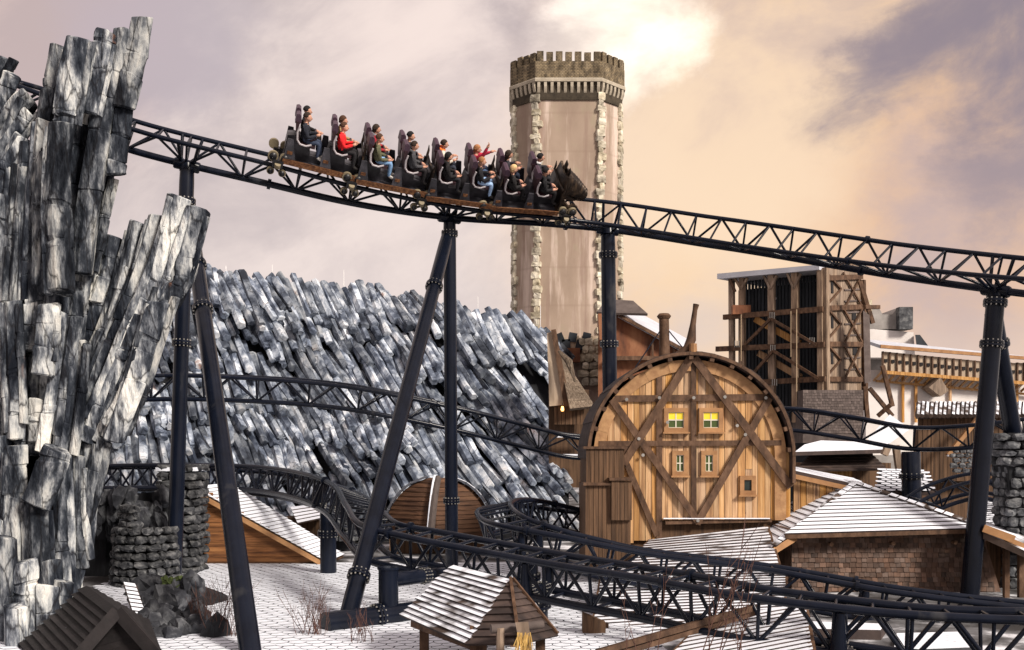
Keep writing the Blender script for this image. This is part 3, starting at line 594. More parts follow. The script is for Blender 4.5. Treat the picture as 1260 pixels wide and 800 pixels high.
# ------------------------------------------------------------------ train
S = 1.08                                                          # people and cars to the scale of the track
def car_parts():
    parts = []
    mb = MB()                                                     # hull: floor tray with raised seat pods
    prof = [(-1.28, .20), (1.22, .20), (1.22, .42), (.95, .44), (.72, .46), (.66, .86), (.40, .92), (.12, .95), (.06, .45), (-.45, .44), (-.52, .86), (-.78, .92), (-1.06, .98), (-1.28, .92)]
    rg = [[V((x, y, z)) for x, z in prof] for y in (-.30, .30)]
    mb.rings([rg[0], rg[1]]); parts.append(('seat_pod', mb, 'hull'))
    mb = MB(); mb.box((-.02, 0, .16), (2.56, 1.5, .10)); parts.append(('floor', mb, 'hull'))
    for s in (-1, 1):
        mb = MB(); mb.rings([[V((x, s*.755, z)) for x, z in ((-1.30, .10), (1.26, .10), (1.26, .28), (.7, .29), (.05, .29), (-.5, .29), (-1.30, .28))], [V((x, s*.795, z)) for x, z in ((-1.30, .10), (1.26, .10), (1.26, .28), (.7, .29), (.05, .29), (-.5, .29), (-1.30, .28))]]); parts.append(('side_trim', mb, 'trim'))
        for x0 in (-1.28, -.10):
            mb = MB(); mb.rings([[V((x, y, z)) for x, z in ((x0, .29), (x0+.38, .29), (x0+.28, .62), (x0+.20, .95), (x0+.02, .95))] for y in (s*.70, s*.75)]); parts.append(('side_panel', mb, 'hull'))
            parts.append(('badge', MB().box((x0+.16, s*.76, .50), (.17, .025, .10)), 'trim'))
        
    mb = MB()                                                     # pointed shield at the front of the car
    mb.rings([[V((1.20, y, z)) for y, z in ((-.72, .2), (.72, .2), (.74, .8), (.62, 1.08), (0, 1.0), (-.62, 1.08), (-.74, .8))], [V((1.26, y, z)) for y, z in ((-.72, .2), (.72, .2), (.74, .8), (.62, 1.10), (0, 1.02), (-.62, 1.10), (-.74, .8))]]); parts.append(('front_shield', mb, 'bronze'))
    for s in (-1, 1): parts.append(('shield_horn', MB().tube([(1.23, s*.66, 1.0), (1.24, s*.68, 1.22), (1.21, s*.69, 1.40)], [.05, .04, .012], 6), 'bronze'))
    return parts
def seat_parts(xr, s):
    y = s*.40; parts = []
    mb = MB(); mb.rings([[V((xr+x, y+q*wd, z)) for x, wd, z in ((-.34, .26, .86), (-.22, .27, .86), (-.29, .27, 1.24), (-.35, .24, 1.52), (-.46, .24, 1.52), (-.40, .27, 1.2))] for q in (-1, 1)]); parts.append(('backrest', mb, 'seat'))
    mb = MB(); mb.box((xr+.02, y, .83), (.56, .54, .10)); parts.append(('seat_pan', mb, 'seat'))
    mb = MB(); mb.rings([[V((xr-.38+x, y+q*.22, 1.60+z*1.2)) for x, z in ((-.10, -.12), (.06, -.12), (.10, -.05), (.06, .10), (-.02, .14), (-.10, .11))] for q in (-1, 1)]); parts.append(('headrest', mb, 'headrest'))
    for e in (-1, 1):
        pts = [V((xr-.31, y+e*.275, 1.40)), V((xr-.35, y+e*.285, 1.2)), V((xr-.31, y+e*.285, .96)), V((xr-.20, y+e*.285, .84)), V((xr, y+e*.285, .82)), V((xr+.17, y+e*.285, .90))]
        parts.append(('side_bar', MB().tube(pts, .032, 6), 'white_bar'))
    mb = MB(); mb.tube([V((xr+.10, y-.24, 1.02)), V((xr+.28, y-.16, 1.10)), V((xr+.28, y+.16, 1.10)), V((xr+.10, y+.24, 1.02))], .035, 6); parts.append(('lap_bar', mb, 'seat'))
    return parts
def bogie_parts(x):
    parts = []
    for s in (-1, 1):
        y = s*.65
        parts.append(('bogie', MB().box((x, s*.66, .04), (.34, .30, .26)), 'hub'))
        for dx in (-.19, .19):
            for z, r in ((.26, .17), (-.24, .125)):
                parts.append(('wheel', MB().tube([(x+dx, y-.06+s*.03, z), (x+dx, y+.06+.05*s, z)], r, 16), 'tyre', ('rim', MB().tube([(x+dx, y+s*.05, z), (x+dx, y+s*.135, z)], r*.72, 10), 'hub')))
        parts.append(('guide_wheel', MB().tube([(x, y+s*.16, -.06), (x, y+s*.20, .06)], .10, 12), 'tyre'))
    parts.append(('axle', MB().tube([(x, -.62, .06), (x, .62, .06)], .08, 8), 'hub')); return parts
def nose_parts():
    parts = []; mb = MB(); rg = []
    for i in range(11):                                           # neck and muzzle: an armoured sweep bending down
        u = i/10; cx = 1.34+1.06*u; cz = .98-.40*u**1.4; hz = .56*(1-.66*u); wy = .44*(1-.62*u)
        rg.append([V((cx+.10*math.sin(a), wy*math.cos(a), cz-.12*u+hz*math.sin(a)*(1 if math.sin(a) > 0 else .78))) for a in [math.tau*j/14 for j in range(14)]])
    mb.rings(rg); parts.append(('head', mb, 'bronze'))
    for i in range(9):
        u = (i+.2)/9.4; cx = 1.36+1.04*u; cz = .98-.40*u**1.4-.12*u; hz = .56*(1-.66*u)+.035; wy = .44*(1-.62*u)+.035
        ang = [math.pi*(-.05+1.1*j/12) for j in range(13)]
        r1 = [V((cx-.075+.10*math.sin(a), wy*math.cos(a), cz+hz*math.sin(a))) for a in ang]; r2 = [V((cx+.075+.10*math.sin(a), wy*.93*math.cos(a), cz+hz*.93*math.sin(a))) for a in ang]
        r3 = [q+V((0, 0, -.05)) for q in r2]; r4 = [q+V((0, 0, -.05)) for q in r1]
        q = MB(); q.rings([r1, r2, r3, r4, r1], cap=False, closed=False); parts.append(('armour_plate', q, 'bronze'))
    for s in (-1, 1):
        parts.append(('ear', MB().tube([(1.38, s*.20, 1.46), (1.40, s*.22, 1.64), (1.36, s*.23, 1.80)], [.09, .07, .01], 6), 'bronze'))
        parts.append(('jaw', MB().tube([(1.5, s*.2, .62), (1.9, s*.14, .42), (2.25, s*.07, .40)], [.13, .10, .05], 8), 'bronze'))
        parts.append(('foreleg', MB().tube([(1.45, s*.34, .42), (1.75, s*.36, .18), (1.98, s*.36, .30), (2.1, s*.36, .22)], [.12, .09, .07, .05], 8), 'bronze'))
    parts.append(('neck_frame', MB().rings([[V((x, y, z)) for y, z in ((-.62, .2), (.62, .2), (.66, 1.0), (.50, 1.56), (0, 1.42), (-.50, 1.56), (-.66, 1.0))] for x in (1.27, 1.35)]), 'bronze'))
    return parts
def put(parts, root, mw):
    for p in parts:
        q = p[1]; me = q.mesh(p[0], p[2], smooth=True)
        b = bmesh.new(); b.from_mesh(me); bmesh.ops.recalc_face_normals(b, faces=b.faces); b.to_mesh(me); b.free(); smooth_by_angle(me)
        o = link(p[0], me, root, mw); ORG[o] = ORG[root]
        if len(p) > 3:
            m2 = p[3][1].mesh(p[3][0], p[3][2], smooth=True); c = bpy.data.objects.new(p[3][0], m2); COL.objects.link(c); c.parent = o
front = A.find(648)-.05; PITCH = 2.76*1.0
CARS = ['rearmost coaster car, behind the bright red jacket rider', 'coaster car carrying the olive green jacket rider', 'coaster car with the rider raising an arm', 'leading coaster car with an armoured bronze horse head at its front']
rowpos = {}
for ci in range(4):
    t = A.find((391, 477, 560, 639)[ci]); p, T, sd, up = A.frame(t)
    rot = Matrix((T, -sd, up)).transposed().to_4x4(); mw = Matrix.Translation(p+up*.13) @ rot @ Matrix.Scale(S, 4)
    root = thing('coaster_car', p, CARS[ci], 'coaster car', 'cars of the coaster train')
    parts = car_parts()+bogie_parts(-1.42)
    for xr in (-.66, .54):
        for s in (-1, 1): parts += seat_parts(xr, s)
    if ci == 3: parts += nose_parts()+bogie_parts(1.62)
    else: parts.append(('coupling', MB().tube([(1.2, 0, .1), (1.5, 0, .1)], .07, 8), 'hub'))
    put(parts, root, mw)
    rowpos[ci*2] = (mw, -.66); rowpos[ci*2+1] = (mw, .54)
for row, s, pose, jk, tr, hc, hk, hood, lab in RIDERS:
    mw, xr = rowpos[row]
    src = POSE[pose]; mb = MB(); mb.v = list(src.v); mb.f = list(src.f); mb.m = list(src.m)
    shoe = (.55, .53, .50) if row in (0, 2) and s == near else (.02, .018, .018)
    lm = mw @ Matrix.Translation((xr-.07, s*.40, .90)) @ Matrix.Scale(1.17, 4) @ Matrix.Rotation(R(random.uniform(-8, 8)), 4, 'Z') @ Matrix.Rotation(R(-4), 4, 'Y')
    me = mb.mesh('person', [cloth(jk), cloth(tr), M['skin'], cloth(shoe), cloth((.02, .015, .012)), cloth((.30, .09, .08))], smooth=True)
    o = bpy.data.objects.new('person', me); COL.objects.link(o); o.matrix_world = lm
    setp(o, lab, 'person', 'riders on the coaster train')
    h = bpy.data.objects.new('hair', hair_mesh(hk).mesh('hair', cloth(hc), smooth=True)); COL.objects.link(h); h.parent = o
    if hood: q = bpy.data.objects.new('collar', hood_mesh().mesh('collar', cloth(hood), smooth=True)); COL.objects.link(q); q.parent = o
# ------------------------------------------------------------------ basalt columns
def column(mb, pts, r, rnd, sides=6, breaks=2, groove=.9, cham=.12, rough=.10):
    """an irregular jointed prism along pts (world), broken into drums"""
    pts = [V(p) for p in pts]; ln = [0]
    for a, b in zip(pts, pts[1:]): ln.append(ln[-1]+(b-a).length)
    T = ln[-1]
    def at(s):
        s = min(max(s, 0), T); i = 0
        while i < len(ln)-2 and ln[i+1] < s: i += 1
        u = (s-ln[i])/max(ln[i+1]-ln[i], 1e-6); return pts[i].lerp(pts[i+1], u)
    ph = rnd.random()*6.28; shape = [(math.tau*(j+rnd.uniform(-.22, .22))/sides+ph, rnd.uniform(.84, 1.12)) for j in range(sides)]
    cuts = sorted(rnd.uniform(.12, .9) for _ in range(breaks)); cuts = [0]+cuts+[1]
    d = (pts[-1]-pts[0]).normalized(); u = d.cross(V((0, 1, 0))); u = u.normalized() if u.length > .1 else d.orthogonal().normalized()
    rings = []; off = V((0, 0, 0))
    for ci in range(len(cuts)-1):
        s0, s1 = cuts[ci]*T, cuts[ci+1]*T
        if s1-s0 < r*.4: continue
        off = V((rnd.uniform(-1, 1), rnd.uniform(-1, 1), 0))*r*.10 if ci else V((0, 0, 0)); k = rnd.uniform(.93, 1.07)
        e = min(cham*r, (s1-s0)*.2); tl = [V((rnd.uniform(-.25, .25), rnd.uniform(-.25, .25), 0)) for _ in range(2)]
        ss = [(s0, groove if ci else .86), (s0+e, 1.)]
        m = max(1, int((s1-s0)/(r*3.2)))
        ss += [(lerp(s0+e, s1-e, (q+1)/(m+1)), rnd.uniform(1-rough*.5, 1+rough*.5)) for q in range(m)]+[(s1-e, 1.), (s1, groove if ci < len(cuts)-2 else .84)]
        for s, f in ss:
            c = at(s)+off; t_ = (at(s+.2)-at(s-.2)).normalized(); uu = (u-t_*u.dot(t_)).normalized(); vv = t_.cross(uu)
            ring = []
            for a, q in shape:
                w_ = (uu*math.cos(a)+vv*math.sin(a))*r*q*f*k*rnd.uniform(1-rough*.4, 1+rough*.4)
                sl = (tl[1] if s > (s0+s1)/2 else tl[0]); ring.append(c+w_+t_*(w_.dot(uu)*sl.x+w_.dot(vv)*sl.y)*(1 if s in (s0, s1) else .8))
            rings.append(ring)
    if len(rings) > 1: mb.rings(rings)
    return mb
# --- the near cliff on the left
rc = random.Random(11)
cl = thing('basalt_cliff', P(60, 780, 28.5).xy.to_3d(), 'tall near cliff of weathered grey basalt columns fanning up into two leaning fingers', 'rock')
CLY = 27.4
def colpx(pts, wpx, d, br=2, sides=6, nm='basalt_column', wf=.5):
    q = [P(x, y, (d if len(t) == 0 else t[0])) for x, y, *t in pts]
    q2 = catmull([tuple(v) for v in q], 5) if len(q) > 2 else q
    m = MB(); column(m, [V(v) for v in q2], wpx*wf*d/F*1.13, rc, rc.choice((6, 7, 7)), br+1, rough=.16); o = m.build(nm, 'basalt', cl, False); return o
# upper finger
for pts, wd, dd, br in [
 ([(74, 57), (66, 95), (57, 152)], 21, .25, 1), ([(99, 48), (90, 100), (81, 156)], 27, -.45, 1), ([(113, 53), (101, 152)], 13, .1, 1),
 ([(131, 41), (122, 90), (111, 141)], 27, -.25, 1), ([(153, 40), (141, 90), (128, 140), (115, 200), (104, 268), (96, 337)], 26, -.1, 3), ([(176, 22), (168, 75), (154, 134)], 25, -.05, 1),
 ([(153, 133), (143, 216)], 24, .1, 1), ([(140, 140), (120, 225), (108, 300)], 26, .7, 1), ([(130, 214), (118, 266), (104, 345)], 22, .5, 2),
 ([(57, 150), (50, 235), (44, 330), (44, 372)], 24, .1, 3), ([(78, 152), (72, 225), (73, 300), (76, 361)], 29, -.6, 2), ([(97, 140), (90, 220), (84, 330)], 26, .5, 2),
 ([(60, 185), (56, 270), (55, 361)], 18, -.2, 2), ([(44, 178), (36, 260), (30, 350)], 17, .3, 2), ([(33, 175), (28, 260), (27, 372)], 15, .15, 2), ([(22, 205), (14, 290), (8, 374)], 19, .25, 2), ([(6, 240), (0, 320), (-4, 400)], 22, .3, 2),
 ([(112, 262), (100, 330), (92, 400)], 19, .55, 1), ([(99, 330), (90, 395), (86, 440)], 20, .5, 1),
 # stubs leaning at the upper left
 ([(-26, 190), (6, 150), (36, 118)], 24, .9, 1), ([(-20, 165), (3, 125), (18, 92)], 22, 1.3, 1), ([(-20, 215), (10, 180), (38, 140)], 23, .6, 1), ([(-14, 245), (8, 208), (32, 172)], 22, .3, 1), ([(-30, 140), (-8, 100), (6, 72)], 22, 1.6, 1),
 # middle
 ([(-2, 372), (0, 430), (-4, 520), (-5, 560)], 22, .1, 2), ([(14, 372), (17, 450), (20, 540)], 21, -.15, 2), ([(33, 378), (35, 432)], 22, .1, 1), ([(60, 374), (57, 420), (54, 462)], 27, -.4, 1), ([(76, 385), (66, 470), (52, 556)], 15, -.15, 3),
 ([(92, 390), (80, 470), (70, 560)], 15, -.05, 3), ([(100, 420), (92, 500), (84, 566)], 16, .15, 2), ([(44, 440), (42, 500), (42, 560)], 26, .45, 1), ([(46, 492), (46, 545)], 24, .0, 1), ([(62, 452), (58, 540)], 22, .3, 1), ([(70, 362), (70, 395)], 30, .2, 0), ([(42, 370), (42, 400)], 28, .2, 0), ([(95, 345), (92, 400)], 24, .4, 1), ([(26, 520), (26, 560)], 24, .25, 1),
 # foot
 ([(4, 536), (4, 600), (6, 640)], 20, -.1, 1), ([(21, 548), (19, 640), (16, 735)], 25, -.5, 3), ([(70, 552), (58, 590), (43, 622)], 31, -.9, 0), ([(46, 618), (49, 690), (57, 800)], 30, -.5, 3), ([(78, 562), (78, 640), (80, 720), (90, 790)], 22, -.2, 3),
 ([(95, 560), (95, 640), (102, 700)], 18, .1, 3), ([(108, 545), (104, 620), (98, 690)], 17, .35, 2), ([(128, 540), (112, 610), (97, 676)], 16, .2, 1), ([(10, 720), (12, 810)], 27, -.6, 1), ([(34, 735), (36, 815)], 30, -.8, 1), ([(64, 690), (70, 800)], 22, -.7, 2), ([(-4, 640), (-4, 800)], 24, -.2, 2), ([(30, 640), (32, 740)], 18, .1, 1), ([(66, 600), (66, 690)], 17, .1, 1), ([(92, 690), (80, 740), (62, 800)], 20, .2, 1),
 # right-hand finger
 ([(113, 315), (106, 350), (98, 385)], 20, 1.1, 1), ([(142, 292), (130, 340), (118, 371)], 23, .9, 1), ([(171, 274), (157, 330), (141, 385), (118, 440), (100, 495)], 23, .75, 3), ([(196, 265), (181, 320), (161, 372), (134, 432), (104, 512)], 24, .55, 3),
 ([(223, 243), (206, 300), (190, 347), (164, 402), (140, 462), (116, 532)], 25, .35, 3), ([(245, 257), (233, 305), (219, 352), (202, 378)], 29, .4, 2), ([(205, 350), (190, 400), (168, 470), (142, 540)], 26, .35, 2), ([(196, 372), (180, 430), (160, 490), (140, 542)], 25, .1, 2), ([(176, 390), (150, 450), (128, 500), (108, 545)], 22, .3, 2),
 ([(148, 372), (128, 420), (106, 470)], 22, .95, 1), ([(126, 360), (112, 410), (98, 455)], 22, 1.0, 1), ([(120, 290), (112, 330), (106, 380)], 20, 1.3, 1), ([(186, 290), (165, 360)], 22, 1.3, 1), ([(212, 275), (190, 350)], 22, 1.2, 1)]:
    colpx(pts, wd, CLY+dd, br)
    if len(pts) > 2 and wd > 15:                                # slim columns bundled against the broad ones
        for s_ in (-1, 1):
            if rc.random() < .75:
                e_ = wd*rc.uniform(.38, .55)*s_; j0, j1 = rc.uniform(0, 16), rc.uniform(-20, 6)
                q_ = [(x+e_, y) for x, y in pts]; q_[0] = (q_[0][0]-.15*j0, q_[0][1]+j0); q_[-1] = (q_[-1][0], q_[-1][1]+j1)
                colpx(q_, rc.uniform(8, 12), CLY+dd-rc.uniform(.02, .22), br)
for pts, wd, dd, br in [([(6, 660), (8, 840)], 26, -2.6, 2), ([(30, 690), (34, 840)], 30, -2.4, 2), ([(56, 720), (60, 840)], 26, -2.2, 1), ([(-14, 640), (-14, 840)], 26, -2.4, 2), ([(20, 745), (20, 840)], 26, -3.1, 1), ([(78, 715), (74, 790)], 22, -1.2, 1)]:
    colpx(pts, wd, CLY+dd, br)
for i in range(46):                                            # the cliff runs on to the left
    y = rc.uniform(190, 760); x = rc.uniform(-280, -25); y = max(y, 215-x*.35); l_ = rc.uniform(70, 150)
    colpx([(x, y), (x-.05*l_, y+l_*.5), (x-.07*l_, y+l_)], rc.uniform(19, 28), CLY+rc.uniform(.2, 1.1), rc.choice((1, 2)))
for i in range(70):                                            # second rank, filling the joints
    y = rc.uniform(150, 760); lim = 20+max(0, 135-abs(y-330)*.16); lim = min(lim, 112 if y > 200 else 95)
    if y > 560: lim = 88
    x = rc.uniform(-30, lim); l_ = rc.uniform(55, 120); dx = -.16*l_ if y < 560 else .04*l_
    colpx([(x, y), (x+dx*.5, y+l_*.5), (x+dx, y+l_)], rc.uniform(17, 25), CLY+rc.uniform(.7, 1.2), rc.choice((1, 1, 2)))
for i in range(16):
    t_ = rc.random(); x = lerp(210, 118, t_)+rc.uniform(-16, 6); y = lerp(300, 470, t_); l_ = rc.uniform(60, 110)
    colpx([(x, y), (x-.45*l_, y+l_)], rc.uniform(17, 23), CLY+rc.uniform(1.2, 1.7), 1)
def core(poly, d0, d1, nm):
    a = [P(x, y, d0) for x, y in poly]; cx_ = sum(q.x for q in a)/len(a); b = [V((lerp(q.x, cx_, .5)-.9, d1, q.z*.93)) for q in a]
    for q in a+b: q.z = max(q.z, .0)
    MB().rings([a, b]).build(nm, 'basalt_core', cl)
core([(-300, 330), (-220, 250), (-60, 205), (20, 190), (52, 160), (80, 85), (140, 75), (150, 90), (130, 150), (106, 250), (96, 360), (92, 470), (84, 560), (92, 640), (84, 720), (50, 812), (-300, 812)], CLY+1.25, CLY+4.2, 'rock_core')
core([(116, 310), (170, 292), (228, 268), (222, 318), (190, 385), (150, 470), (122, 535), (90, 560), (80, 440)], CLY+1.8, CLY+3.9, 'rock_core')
# --- the far hill
OUT = [(60, 330), (180, 328), (250, 338), (300, 345), (340, 350), (400, 354), (445, 362), (500, 372), (540, 380), (575, 387), (630, 402), (675, 416), (692, 440), (706, 480), (712, 530)]
def outline(x): return float(np.interp(x, [q[0] for q in OUT], [q[1] for q in OUT]))
def hd(x, y):
    t_ = (645-y)/(645-outline(x)); return 50.5+11*max(t_, -.3)+2.5*(x-100)/600+1.0*math.sin(x*.021+y*.013)
hill = thing('basalt_hill', V((-14, 54, 0)), 'broad hill thatched with slanting snow-dusted blue-grey basalt columns', 'rock')
gx = [40+i*12 for i in range(56)]; rows = 24; rg = []
for x in gx:
    o_ = outline(x)+8; rg.append([P(x, lerp(o_, 665, j/rows), hd(x, lerp(o_, 665, j/rows))+.75) for j in range(rows+1)])
vs = [q for r in rg for q in r]; nr = rows+1; back = []
for i, x in enumerate(gx): back.append(len(vs)); vs.append(V((rg[i][0].x*1.05, rg[i][0].y+7, rg[i][0].z*.7))); vs.append(V((rg[i][0].x*1.05, rg[i][0].y+10, 0)))
fs = [(i*nr+j, i*nr+j+1, (i+1)*nr+j+1, (i+1)*nr+j) for i in range(len(gx)-1) for j in range(rows)]
fs += [(i*nr, (i+1)*nr, back[i+1], back[i]) for i in range(len(gx)-1)]+[(back[i], back[i+1], back[i+1]+1, back[i]+1) for i in range(len(gx)-1)]
k_ = (len(gx)-1)*nr; fs.append(tuple([k_+j for j in range(nr)]+[back[-1]+1, back[-1]]))
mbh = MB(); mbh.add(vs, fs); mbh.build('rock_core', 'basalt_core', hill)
rh = random.Random(5); cand = []
def lean(x, y): return float(np.interp(x, [100, 200, 300, 450, 600, 700], [10, 16, 25, 30, 37, 42]))+7*math.sin(x*.03+y*.05)
y0 = -8
while y0 < 330:
    x = 95
    while x < 708:
        g_ = rh.choice((1, 2, 2, 3, 3, 4)); ys = outline(x)+y0+(rh.uniform(-16, 16) if y0 > 0 else rh.uniform(-5, 6)); l_ = rh.uniform(34, 78)*(1.0 if rh.random() > .08 else 1.35); pr = rh.uniform(.1, 1.25); la = lean(x, ys)+rh.uniform(-4, 4)
        for q in range(g_):
            wd = rh.uniform(7.2, 11.5)
            if rh.random() < .94:
                l2 = l_*rh.uniform(.9, 1.1); yy = ys+rh.uniform(-6, 6)+(.5*q*wd*math.tan(R(la))*.3); a_ = R(la+rh.uniform(-3, 3))
                x1, y1 = x+math.sin(a_)*l2, yy+math.cos(a_)*l2
                lim = 714
                if x1 < lim and y1 < 655 and yy < 630:
                    top = yy < outline(x)+12
                    cand.append((x, yy, x1, y1, wd, pr+rh.uniform(-.12, .12), top))
            x += wd*.93
        x += rh.uniform(-1, 2)
    y0 += 23
for x in range(170, 690, 9): cand.append((x+rh.uniform(-2, 2), outline(x)-5+rh.uniform(-3, 5), x+22+rh.uniform(-3, 3), outline(x)+36+rh.uniform(-8, 12), rh.uniform(8.5, 11), rh.uniform(.2, .9), True))
for x, y in ((278, 352), (336, 345), (441, 347), (560, 372), (600, 380), (400, 350)): cand.append((x, y, x+20, y+40, 10, .6, True))
built = []
for x0, y0, x1, y1, wd, pr, top in cand:
    da, db = hd(x0, y0)+(.35 if not top else .0), hd(x1, y1)-pr
    built.append(((x0, y0, da), (x1, y1, db), wd, (math.hypot(x1-x0, y1-y0))*wd*(1 if y0 < 600 and x0 > 150 else .3)))
order = sorted(range(len(built)), key=lambda i: -built[i][3]); first = set(order[:300])
rest = MB()
for i, (a, b, wd, _) in enumerate(built):
    mb = MB() if i in first else rest
    pa_, pb_ = P(*a), P(*b); column(mb, [pa_, lerp(pa_, pb_, .5), pb_], wd*.5*b[2]/F*1.12, rh, 6, rh.choice((0, 1, 1, 2)), rough=.14)
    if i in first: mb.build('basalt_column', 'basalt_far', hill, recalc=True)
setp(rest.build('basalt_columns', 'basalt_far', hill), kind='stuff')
for px, y0, y1 in ((278, 327, 350), (335, 326, 352), (423, 332, 358), (507, 357, 378), (588, 365, 392), (665, 376, 410)):
    b = P(px, y1, hd(px, y1)+.9); t_ = P(px, y0, hd(px, y1)+.9)
    solo(MB().tube([b-V((0, 0, 1.6)), t_], [.03, .02], 6), 'lightning_rod', 'rod', 'thin white lightning rod on the crest of the basalt hill', 'rod', b-V((0, 0, 1.6)), 'lightning rods on the hill')
# ------------------------------------------------------------------ castle tower
TD = 150.; tcx = (696-CX)/F*(TD+8.5); tcy = TD+8.5
tw = thing('castle_tower', V((tcx, tcy, 0)), 'very tall pinkish chamfered castle tower with rough quoins and a battlemented crown', 'tower')
def ring8(a, b, z): return [V((tcx+x, tcy+y, z)) for x, y in ((-b, -a), (b, -a), (a, -b), (a, b), (b, a), (-b, a), (-a, b), (-a, -b))]
def zpy(y, d=TD): return CZ+(HY-y)/F*d
zc0, zc1, zc2, zm = zpy(118), zpy(97), zpy(75.5), zpy(64)
SA, SB, CA, CB = 8.05, 4.75, 8.65, 4.9
MB().rings([ring8(SA+.35, SB+.2, 0), ring8(SA, SB, 30), ring8(SA, SB, zc1-.4)]).build('shaft', 'tower', tw)
MB().rings([ring8(SA+.22, SB+.1, zc0-.5), ring8(SA+.26, SB+.1, zc0-.1), ring8(SA+.26, SB+.1, zc1-.3)]).build('corbel_wall', 'crown_dark', tw)
par = MB(); par.rings([ring8(CA, CB, zc1-.15), ring8(CA, CB, zc2), ring8(CA-.7, CB-.4, zc2), ring8(CA-.7, CB-.4, zc2-1.6)]); par.build('parapet', 'crown_stone', tw)
MB().rings([ring8(CA+.12, CB+.06, zc1-.45), ring8(CA+.14, CB+.07, zc1-.02), ring8(CA+.02, CB+.02, zc1+.12)]).build('string_course', 'crown_pale', tw)
rt = random.Random(3)
faces8 = [((-1, -1), 'f')]
def side_iter(a, b):
    pts = [(-a, b), (-a, -b), (-b, -a), (b, -a), (a, -b), (a, b), (b, a), (-b, a), (-a, b)]
    for (x0, y0), (x1, y1) in zip(pts, pts[1:]): yield V((x0, y0, 0)), V((x1, y1, 0))
for si, (p0, p1) in enumerate(side_iter(CA, CB)):
    d = (p1-p0); ln = d.length; d.normalize(); nn = V((d.y, -d.x, 0)); k_ = max(5, round(ln/.95)) if si < 5 else 5
    rot = Matrix((d, nn, V((0, 0, 1)))).transposed()
    for i in range(k_):                                          # corbels
        c = p0+d*ln*(i+.5)/k_-nn*.42; b0 = V((tcx, tcy, 0))+c
        mb = MB(); w_ = .42
        prof = [(-.5, zc0), (-.12, zc0+.15), (.18, zc0+.75), (.40, zc0+1.35), (.46, zc1-.42), (-.5, zc1-.42)]
        mb.rings([[b0+d*s+nn*y+V((0, 0, z)) for y, z in prof] for s in (-w_/2, w_/2)]); mb.build('corbel', 'crown_pale', tw)
    km = 7 if si in (2, 7) else (4 if si in (1, 3) else 6)
    for i in range(km if si < 5 else 6):                         # merlons
        w_ = ln/km*.70; c = V((tcx, tcy, 0))+p0+d*ln*(i+.5)/km-nn*.36; h_ = (zm-zc2)*rt.uniform(.9, 1.08)
        MB().box(c+V((0, 0, zc2+h_/2-.05)), (w_, .66, h_+.1), rot).build('merlon', 'crown_stone', tw)
def rough_block(r_, jit=.12, bev=.12):
    vs = []; fs = []
    bm = bmesh.new(); bmesh.ops.create_cube(bm, size=1.); bmesh.ops.subdivide_edges(bm, edges=bm.edges, cuts=1, use_grid_fill=True)
    for v in bm.verts:
        n_ = v.co.length; v.co *= (1-bev*max(0, n_-.5)/.36); v.co += V((r_.uniform(-jit, jit), r_.uniform(-jit, jit), r_.uniform(-jit, jit)))*.6
    me = bpy.data.meshes.new('stone'); bm.to_mesh(me); bm.free(); return me
def blocks(matn, n=6, seed=1, jit=.12, bev=.25):
    r_ = random.Random(seed); o = []
    for _ in range(n): q = rough_block(r_, jit, bev); q.materials.append(M[matn]); o.append(q)
    return o
QB = blocks('quoin', 8, 4, .10, .12)
for (x, y), (u1, u2) in (((-SB, -SA), (V((1, 0, 0)), V((-1, 1, 0)))), ((SB, -SA), (V((-1, 0, 0)), V((1, 1, 0)))), ((-SA, -SB), (V((0, 1, 0)), V((1, -1, 0)))), ((SA, -SB), (V((0, 1, 0)), V((-1, -1, 0))))):
    z = 17.; i = 0; u1, u2 = u1.normalized(), u2.normalized(); bis = (u1+u2).normalized(); tang = (u1-u2).normalized()
    while z < zc0-.4:
        h_ = rt.uniform(.7, 1.15); w_ = rt.uniform(1.25, 1.6) if i % 2 else rt.uniform(.75, 1.05)
        c = V((tcx+x, tcy+y, z+h_/2))+bis*.16+tang*rt.uniform(-.22, .22)
        rot = Matrix((tang, bis, V((0, 0, 1)))).transposed().to_4x4() @ Matrix.Rotation(rt.uniform(-.08, .08), 4, 'Y')
        link('quoin_stone', QB[rt.randrange(8)], tw, Matrix.Translation(c) @ rot @ Matrix.Diagonal((w_, 1.0, h_*1.10, 1))); z += h_; i += 1
# ------------------------------------------------------------------ arched barn
BD = 36.0
def bp(x, y, off=0.): q = P(x, y, BD); q.y -= off; return q          # facade plane; off = proud of it
barn = thing('arched_barn', V((bp(848, 660).x, BD, 0)), 'round-gabled timber barn with crossed dark braces and small yellow windows', 'barn')
pm = F/BD; bc = bp(848, 561); bx0, bz0 = bc.x, bc.z
RR = 127/pm
rb_ = random.Random(9)
MB().box(((bp(735, 0).x+bp(968, 0).x)/2, BD+.55, (bz0)/2-.2), (bp(968, 0).x-bp(735, 0).x-.1, .9, bz0+.3)).build('wall_core', 'annex', barn)
def arc(r, a0, a1, n): return [(bx0+r*math.cos(a), bz0+r*math.sin(a)) for a in [lerp(a0, a1, i/n) for i in range(n+1)]]
